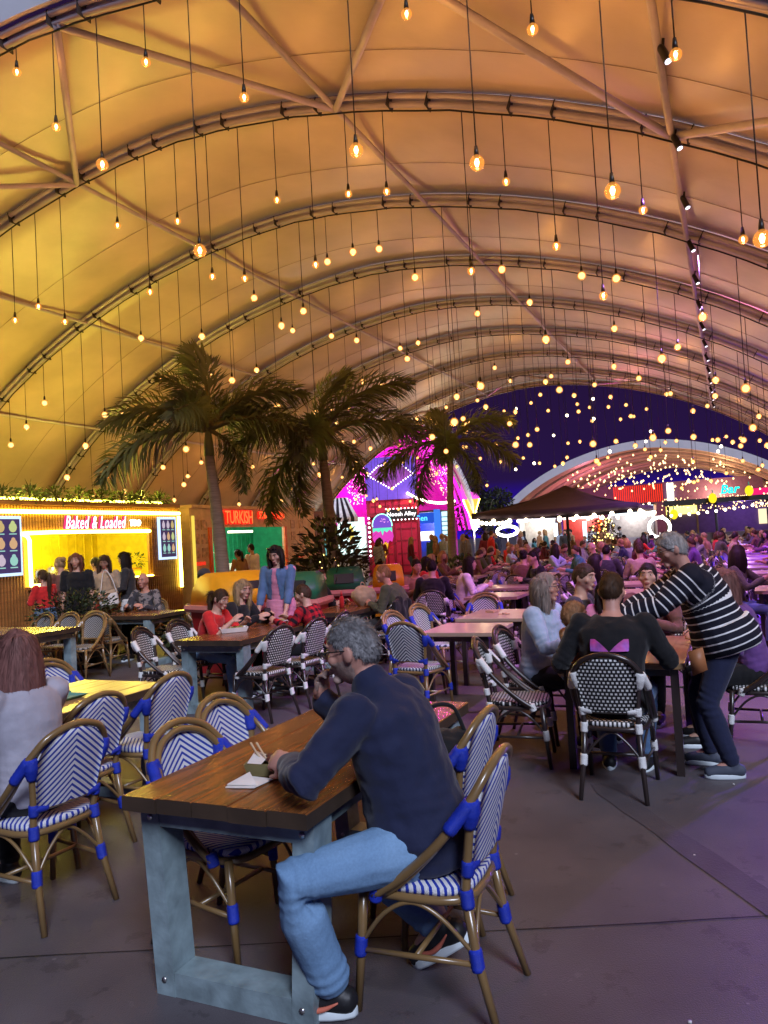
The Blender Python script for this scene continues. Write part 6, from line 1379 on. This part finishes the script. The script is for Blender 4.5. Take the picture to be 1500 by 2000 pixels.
# ---- far crowd: shared body meshes, own colours
SLOT = [SKIN['fair'], CL['black'], CL['black'], MATS['shoe_black']]
def crowd_mesh(P, style, hlen):
    J = skel(P); root = link('person', None, None, (0, 0, -50)); b = MB(); torso(b, J, P, .012); head(b, J, P, 0, False)
    for k in 'LR':
        arm(b, J, P, k, .008, n=8); leg(b, J, P, k, .006, n=8); hand(b, J['wr' + k], (J['wr' + k] - J['el' + k]), V(0, 0, -1), 40, k, 1.1, 0, True)
        b.limb([J['an' + k] - J['fd' + k] * .04 - V(0, 0, .04), J['an' + k] + J['fd' + k] * .15 - V(0, 0, .045)], [.045, .038], 8)
    segs = [(1, J['pel'] + (J['mid'] - J['pel']) * .2, J['neck'] - V(0, 0, .02), .13), (0, J['neck'] + V(0, 0, .06), J['head'] + V(0, 0, .05), .07)]
    for k in 'LR': segs += [(1, J['sh' + k], J['el' + k], .05), (1, J['el' + k], J['wr' + k].lerp(J['el' + k], .25), .05), (0, J['wr' + k].lerp(J['el' + k], .1), J['wr' + k] + (J['wr' + k] - J['el' + k]) * .4, .04), (2, J['hp' + k], J['kn' + k], .08), (2, J['kn' + k], J['an' + k].lerp(J['kn' + k], .15), .05), (3, J['an' + k], J['an' + k] + J['fd' + k] * .15 - V(0, 0, .04), .05)]
    def post(me):
        for f in me.polygons:
            best = 9; c = f.center
            for mi, a, e_, r in segs:
                d = e_ - a; u = max(0, min(1, (c - a).dot(d) / d.length_squared)); q = (c - a - d * u).length - r
                if q < best: best = q; f.material_index = mi
    body = blob('body', b, SLOT, root, .022, 2, post)
    h = blob('hair', hair_mb(J, P, style, hlen, .01, False), HAIR['dark'], root, .018, 1) if style else None
    return root, body, h
FARV = []
for i, (ln, hp, hy, st, hlen) in enumerate(((8, 5, 0, 'short', 0), (18, 15, 15, 'long', .35), (4, 0, -35, 'bob', .22), (14, 10, 30, 'pony', .25), (20, 20, 0, 'short', 0), (6, -4, 40, 'long', .3))):
    FARV.append(('sit', st) + crowd_mesh(dict(lean=ln, hp=hp, hy=hy, seed=60 + i, handL=(-.14, .40 + .03 * i, .82), handR=(.14, .42, .82 + .05 * (i % 3))), st, hlen))
for i, (ln, hp, hy, st, hlen) in enumerate(((3, 5, 0, 'short', 0), (2, 12, 20, 'long', .35), (5, 0, -30, 'pony', .25))):
    FARV.append(('stand', st) + crowd_mesh(dict(pose='stand', lean=ln, hp=hp, hy=hy, seed=70 + i, s=.97 + .03 * i, footL=(-.1, -.06 * i, .085), footR=(.1, .1 * i, .085), handL=(-.2, .12 + .1 * i, .85 + .1 * i), handR=(.22, .1, .84)), st, hlen))
# ================================================================== SMALL THINGS
def small(nm, label, cat, loc, rot=0.): return thing(nm, label, cat, loc, rot)
tz = .7615
o = small('food_tray', 'olive cardboard food tray of glazed meat on the navy man\'s table', 'food tray', T(2.62, -1.72, tz), TENTROT + .25)
mat('card_olive', (.20, .17, .07), .8); mat('meat_glazed', (.10, .025, .015), .3, var=.5, nscale=30, bump=.8, bscale=40); mat('paper_white', (.72, .68, .64), .8)
b = MB(); q = lambda w, d, z: [V(-w / 2, -d / 2, z), V(w / 2, -d / 2, z), V(w / 2, d / 2, z), V(-w / 2, d / 2, z)]; b.ring_loft([q(.17, .11, .002), q(.20, .135, .052), q(.19, .125, .052), q(.165, .105, .012)]); b.obj('carton', MATS['card_olive'], o, smooth=False)
b = MB(); rr = random.Random(3)
for i in range(16): b.ball((rr.uniform(-.03, .075), rr.uniform(-.045, .045), .045 + rr.uniform(0, .022)), (.018, .015, .012), 7, 5)
b.obj('meat', MATS['meat_glazed'], o)
b = MB(); b.add([(-.09, -.05, .052), (-.03, -.055, .05), (-.03, .05, .055), (-.09, .05, .075), (-.06, 0, .062)], [(0, 1, 4), (1, 2, 4), (2, 3, 4), (3, 0, 4)]); p_ = b.obj('paper_liner', MATS['paper_white'], o, smooth=False)
for x in (-.08, -.055): b = MB(); b.limb([(x + .035, .0, .045), (x, .02, .085), (x - .02, .03, .11)], [.004, .004, .005], 6); b.obj('wooden_fork', mat('fork_wood', (.55, .42, .28), .7), o)
o = small('napkin', 'folded white paper napkin beside the food tray', 'napkin', T(2.49, -1.74, tz), TENTROT + .5)
b = MB(); P4 = [V(-.09, -.05, .002), V(.02, -.085, .003), V(.085, .0, .004), V(-.03, .05, .012)]; b.ring_loft([P4, [v + V(0, 0, .004) for v in P4]]); b.obj('lower_fold', MATS['paper_white'], o, smooth=False)
b = MB(); P4 = [V(-.085, -.04, .010), V(.03, -.075, .009), V(-.005, .03, .030)]; b.ring_loft([P4, [v + V(0, 0, .003) for v in P4]]); b.obj('upper_fold', MATS['paper_white'], o, smooth=False)
o = small('black_bag', 'black soft bag slumped on the chair beside the man in navy', 'bag', T(3.34, -1.26, .47), TENTROT)
b = MB(); b.ball((0, 0, .15), (.15, .14, .16), 16, 10); b.ball((.06, .04, .22), (.10, .09, .09), 12, 8); blob('bag_body', b, CL['black'], o, .012, 2, noise_post(.014, 11, 4))
b = MB(); b.tube(catmull([(-.08, -.05, .27), (-.06, -.02, .40), (.04, .02, .41), (.09, .05, .28)], 5), .010, 7); b.obj('strap', CL['black'], o)
o = small('sauce_bottle', 'red squeeze sauce bottle standing by the beige bag', 'bottle', T(9.45, -4.95, tz)); b = MB(); b.tube([(0, 0, 0), (0, 0, .13), (0, 0, .16), (0, 0, .165)], [.034, .034, .022, .015], 12); b.obj('body', CL['red'], o); b = MB(); b.tube([(0, 0, .165), (0, 0, .20), (0, 0, .235)], [.020, .016, .004], 10); b.obj('nozzle', MATS['bin_red'], o)
o = small('sauce_bottle', 'red sauce bottle on the table of the bald man', 'bottle', T(9.1, -9.05, tz)); b = MB(); b.tube([(0, 0, 0), (0, 0, .13), (0, 0, .16), (0, 0, .165)], [.034, .034, .022, .015], 12); b.obj('body', CL['red'], o); b = MB(); b.tube([(0, 0, .165), (0, 0, .235)], [.020, .004], 10); b.obj('nozzle', MATS['bin_red'], o)
o = small('beige_bag', 'slouchy beige cloth bag on the table beside the sauce bottle', 'bag', T(9.75, -4.75, tz)); b = MB(); b.ball((0, 0, .13), (.18, .15, .15), 16, 10); blob('bag_body', b, CL['beige'], o, .014, 2, noise_post(.02, 8, 9)); b = MB(); b.tube(catmull([(-.05, 0, .24), (-.02, .01, .33), (.05, .02, .25)], 4), .008, 6); b.obj('handle', CL['beige'], o)
o = small('drink_can', 'tall blue drink can on the family table', 'can', T(6.5, -.62, .7455)); b = MB(); b.tube([(0, 0, 0), (0, 0, .005), (0, 0, .15), (0, 0, .165)], [.026, .03, .03, .024], 14); b.obj('can_body', mat('can_blue', (.05, .22, .42), .3, metal=.5), o); b = MB(); b.tube([(0, 0, .165), (0, 0, .168)], [.024, .023], 14); b.obj('can_lid', MATS['steel'], o)
o = small('food_box', 'white open takeaway box in front of the girl in red', 'food box', T(6.95, -4.98, tz), .3); b = MB(); b.ring_loft([q(.26, .15, .001), q(.30, .18, .05), q(.29, .17, .05), q(.25, .14, .01)]); b.obj('box', MATS['paper_white'], o, smooth=False); b = MB(); [b.ball((rr.uniform(-.1, .1), rr.uniform(-.05, .05), .04), (.03, .025, .02), 7, 5) for _ in range(12)]; b.obj('food', mat('food_salad', (.25, .22, .06), .6, var=.6, nscale=20), o)
o = small('paper_plate', 'white paper plate in front of the denim jacket woman', 'plate', T(7.85, -4.95, tz)); b = MB(); b.tube([(0, 0, 0), (0, 0, .004), (0, 0, .018), (0, 0, .012)], [.08, .085, .12, .075], 20); b.obj('dish', MATS['paper_white'], o); b = MB(); [b.ball((rr.uniform(-.05, .05), rr.uniform(-.05, .05), .022), (.025, .02, .014), 7, 5) for _ in range(6)]; b.obj('food', MATS['food_salad'], o)
o = small('phone', 'dark phone held by the blonde woman', 'phone', T(7.62, -4.96, .90), .4); b = MB(); b.box((0, 0, 0), (.075, .15, .009), 0, Matrix.Rotation(R(35), 3, 'X')); b.obj('case', MATS['black_paint'], o, smooth=False); b = MB(); b.box((0, -.003, .006), (.068, .14, .002), 0, Matrix.Rotation(R(35), 3, 'X')); b.obj('screen', mat('screen_dark', (.02, .02, .03), .1), o, smooth=False)
o = small('serving_tray', 'teal green tray lying on the yellow lit table', 'tray', T(3.45, -4.1, tz), TENTROT); b = MB(); b.ring_loft([q(.42, .62, .001), q(.46, .66, .018), q(.45, .65, .018), q(.41, .61, .006)]); b.obj('tray_body', mat('tray_teal', (.10, .30, .26), .6), o, smooth=False); b = MB(); b.box((0, .34, .02), (.12, .02, .01)); b.obj('grip', MATS['tray_teal'], o, smooth=False)
o = small('black_jacket', 'black jacket hung over a dotted chair near the sauce bottle', 'jacket', T(9.1, -3.95, .45), face(.1, -1)); b = MB(); b.limb([(0, -.02, .44), (0, -.03, .05)], [.06, .08], 10); b.box((0, -.04, .22), (.40, .05, .42)); blob('cloth', b, CL['black'], o, .015, 3, noise_post(.012, 9, 3)); b = MB(); b.limb([(.19, -.04, .40), (.22, -.05, .08)], [.05, .04], 8); b.obj('sleeve', CL['black'], o)
o = small('white_bag', 'white shoulder bag on the woman in the beige jacket', 'bag', T(9.55, -9.25, .95), face(-.8, .5)); b = MB(); b.box((0, 0, 0), (.30, .10, .2), 0, Matrix.Rotation(R(8), 3, 'Y')); w_ = b.obj('bag_body', CL['white'], o, smooth=False); bv = w_.modifiers.new('b', 'BEVEL'); bv.width = .03; bv.segments = 3; b = MB(); b.tube(catmull([(-.13, 0, .1), (-.05, -.02, .35), (.08, -.1, .48), (.13, 0, .1)], 4), .008, 6); b.obj('strap', CL['white'], o)
for k, (t, l, z) in enumerate(((8.5, -2.4, .7455), (8.72, -2.6, .7455))):
    o = small('napkin', ('crumpled' if k else 'flat') + ' brown paper napkin on the pale marbled table', 'napkin', T(t, l, z), k); b = MB(); P4 = [V(-.07, -.05, .001), V(.06, -.06, .004), V(.08, .05, .001), V(-.05, .06, .006)]; b.ring_loft([P4, [v + V(.004, 0, .004 + .02 * k) for v in P4]]); b.obj('paper', mat('paper_brown', (.4, .25, .15), .8), o, smooth=False); b = MB(); b.ball((.01, 0, .012), (.03, .025, .012), 7, 5); b.obj('crease', MATS['paper_brown'], o)
flush()
# ---- place the far crowd
def far_person(t, l, rz, i, col, bcol, hcol, skin, where):
    pose, st, root, body, h = FARV[i]
    hn = {'short': 'short', 'long': 'long', 'bob': 'bobbed', 'pony': 'ponytailed'}[st]
    lab = '%s person with %s %s hair in a %s top %s' % ('seated' if pose == 'sit' else 'standing', hn, hcol, col, where)
    o = link('person', None, None, T(t, l), rz); tag(o, lab, 'person', 'crowd ' + where)
    c = link('body', body.data, o)
    for k, m in ((0, SKIN[skin]), (1, CL[col]), (2, CL[bcol])): c.material_slots[k].link = 'OBJECT'; c.material_slots[k].material = m
    if h: c = link('hair', h.data, o); c.material_slots[0].link = 'OBJECT'; c.material_slots[0].material = HAIR[hcol]
rnd = random.Random(23)
cols = ['black', 'charcoal', 'navy', 'white', 'grey', 'maroon', 'tan', 'olive', 'brown', 'beige', 'purple', 'teal', 'red', 'paleblue']
occupied = [(m[0], m[1]) for m in MIDS]; cnt = 0
for (t, l, rz) in SEATS:
    p = .16 if t < 14.5 else (.62 if l < -1 else .42) if t < 27 else .9
    if rnd.random() < p and cnt < 170 and all(abs(t - a) + abs(l - c) > .8 for a, c in occupied):
        far_person(t, l, rz, rnd.randrange(6), rnd.choice(cols), rnd.choice(('black', 'denim', 'charcoal')), rnd.choice(('dark', 'dark', 'brown', 'blonde', 'ginger')), rnd.choice(('fair', 'pink', 'tan')), 'among the far tables'); cnt += 1
for k in range(26):
    t, l = rnd.uniform(25.5, 29.3) if k < 12 else rnd.uniform(33, 42), rnd.uniform(-13.0, -7.5) if k < 12 else rnd.uniform(-11, -4)
    far_person(t, l, rnd.uniform(0, 6.28), 6 + rnd.randrange(3), rnd.choice(cols), rnd.choice(('black', 'denim')), rnd.choice(('dark', 'brown', 'blonde')), rnd.choice(('fair', 'pink', 'tan')), 'near the far stalls')
for v in FARV:
    for ch in list(v[2].children): bpy.data.objects.remove(ch)
    bpy.data.objects.remove(v[2])
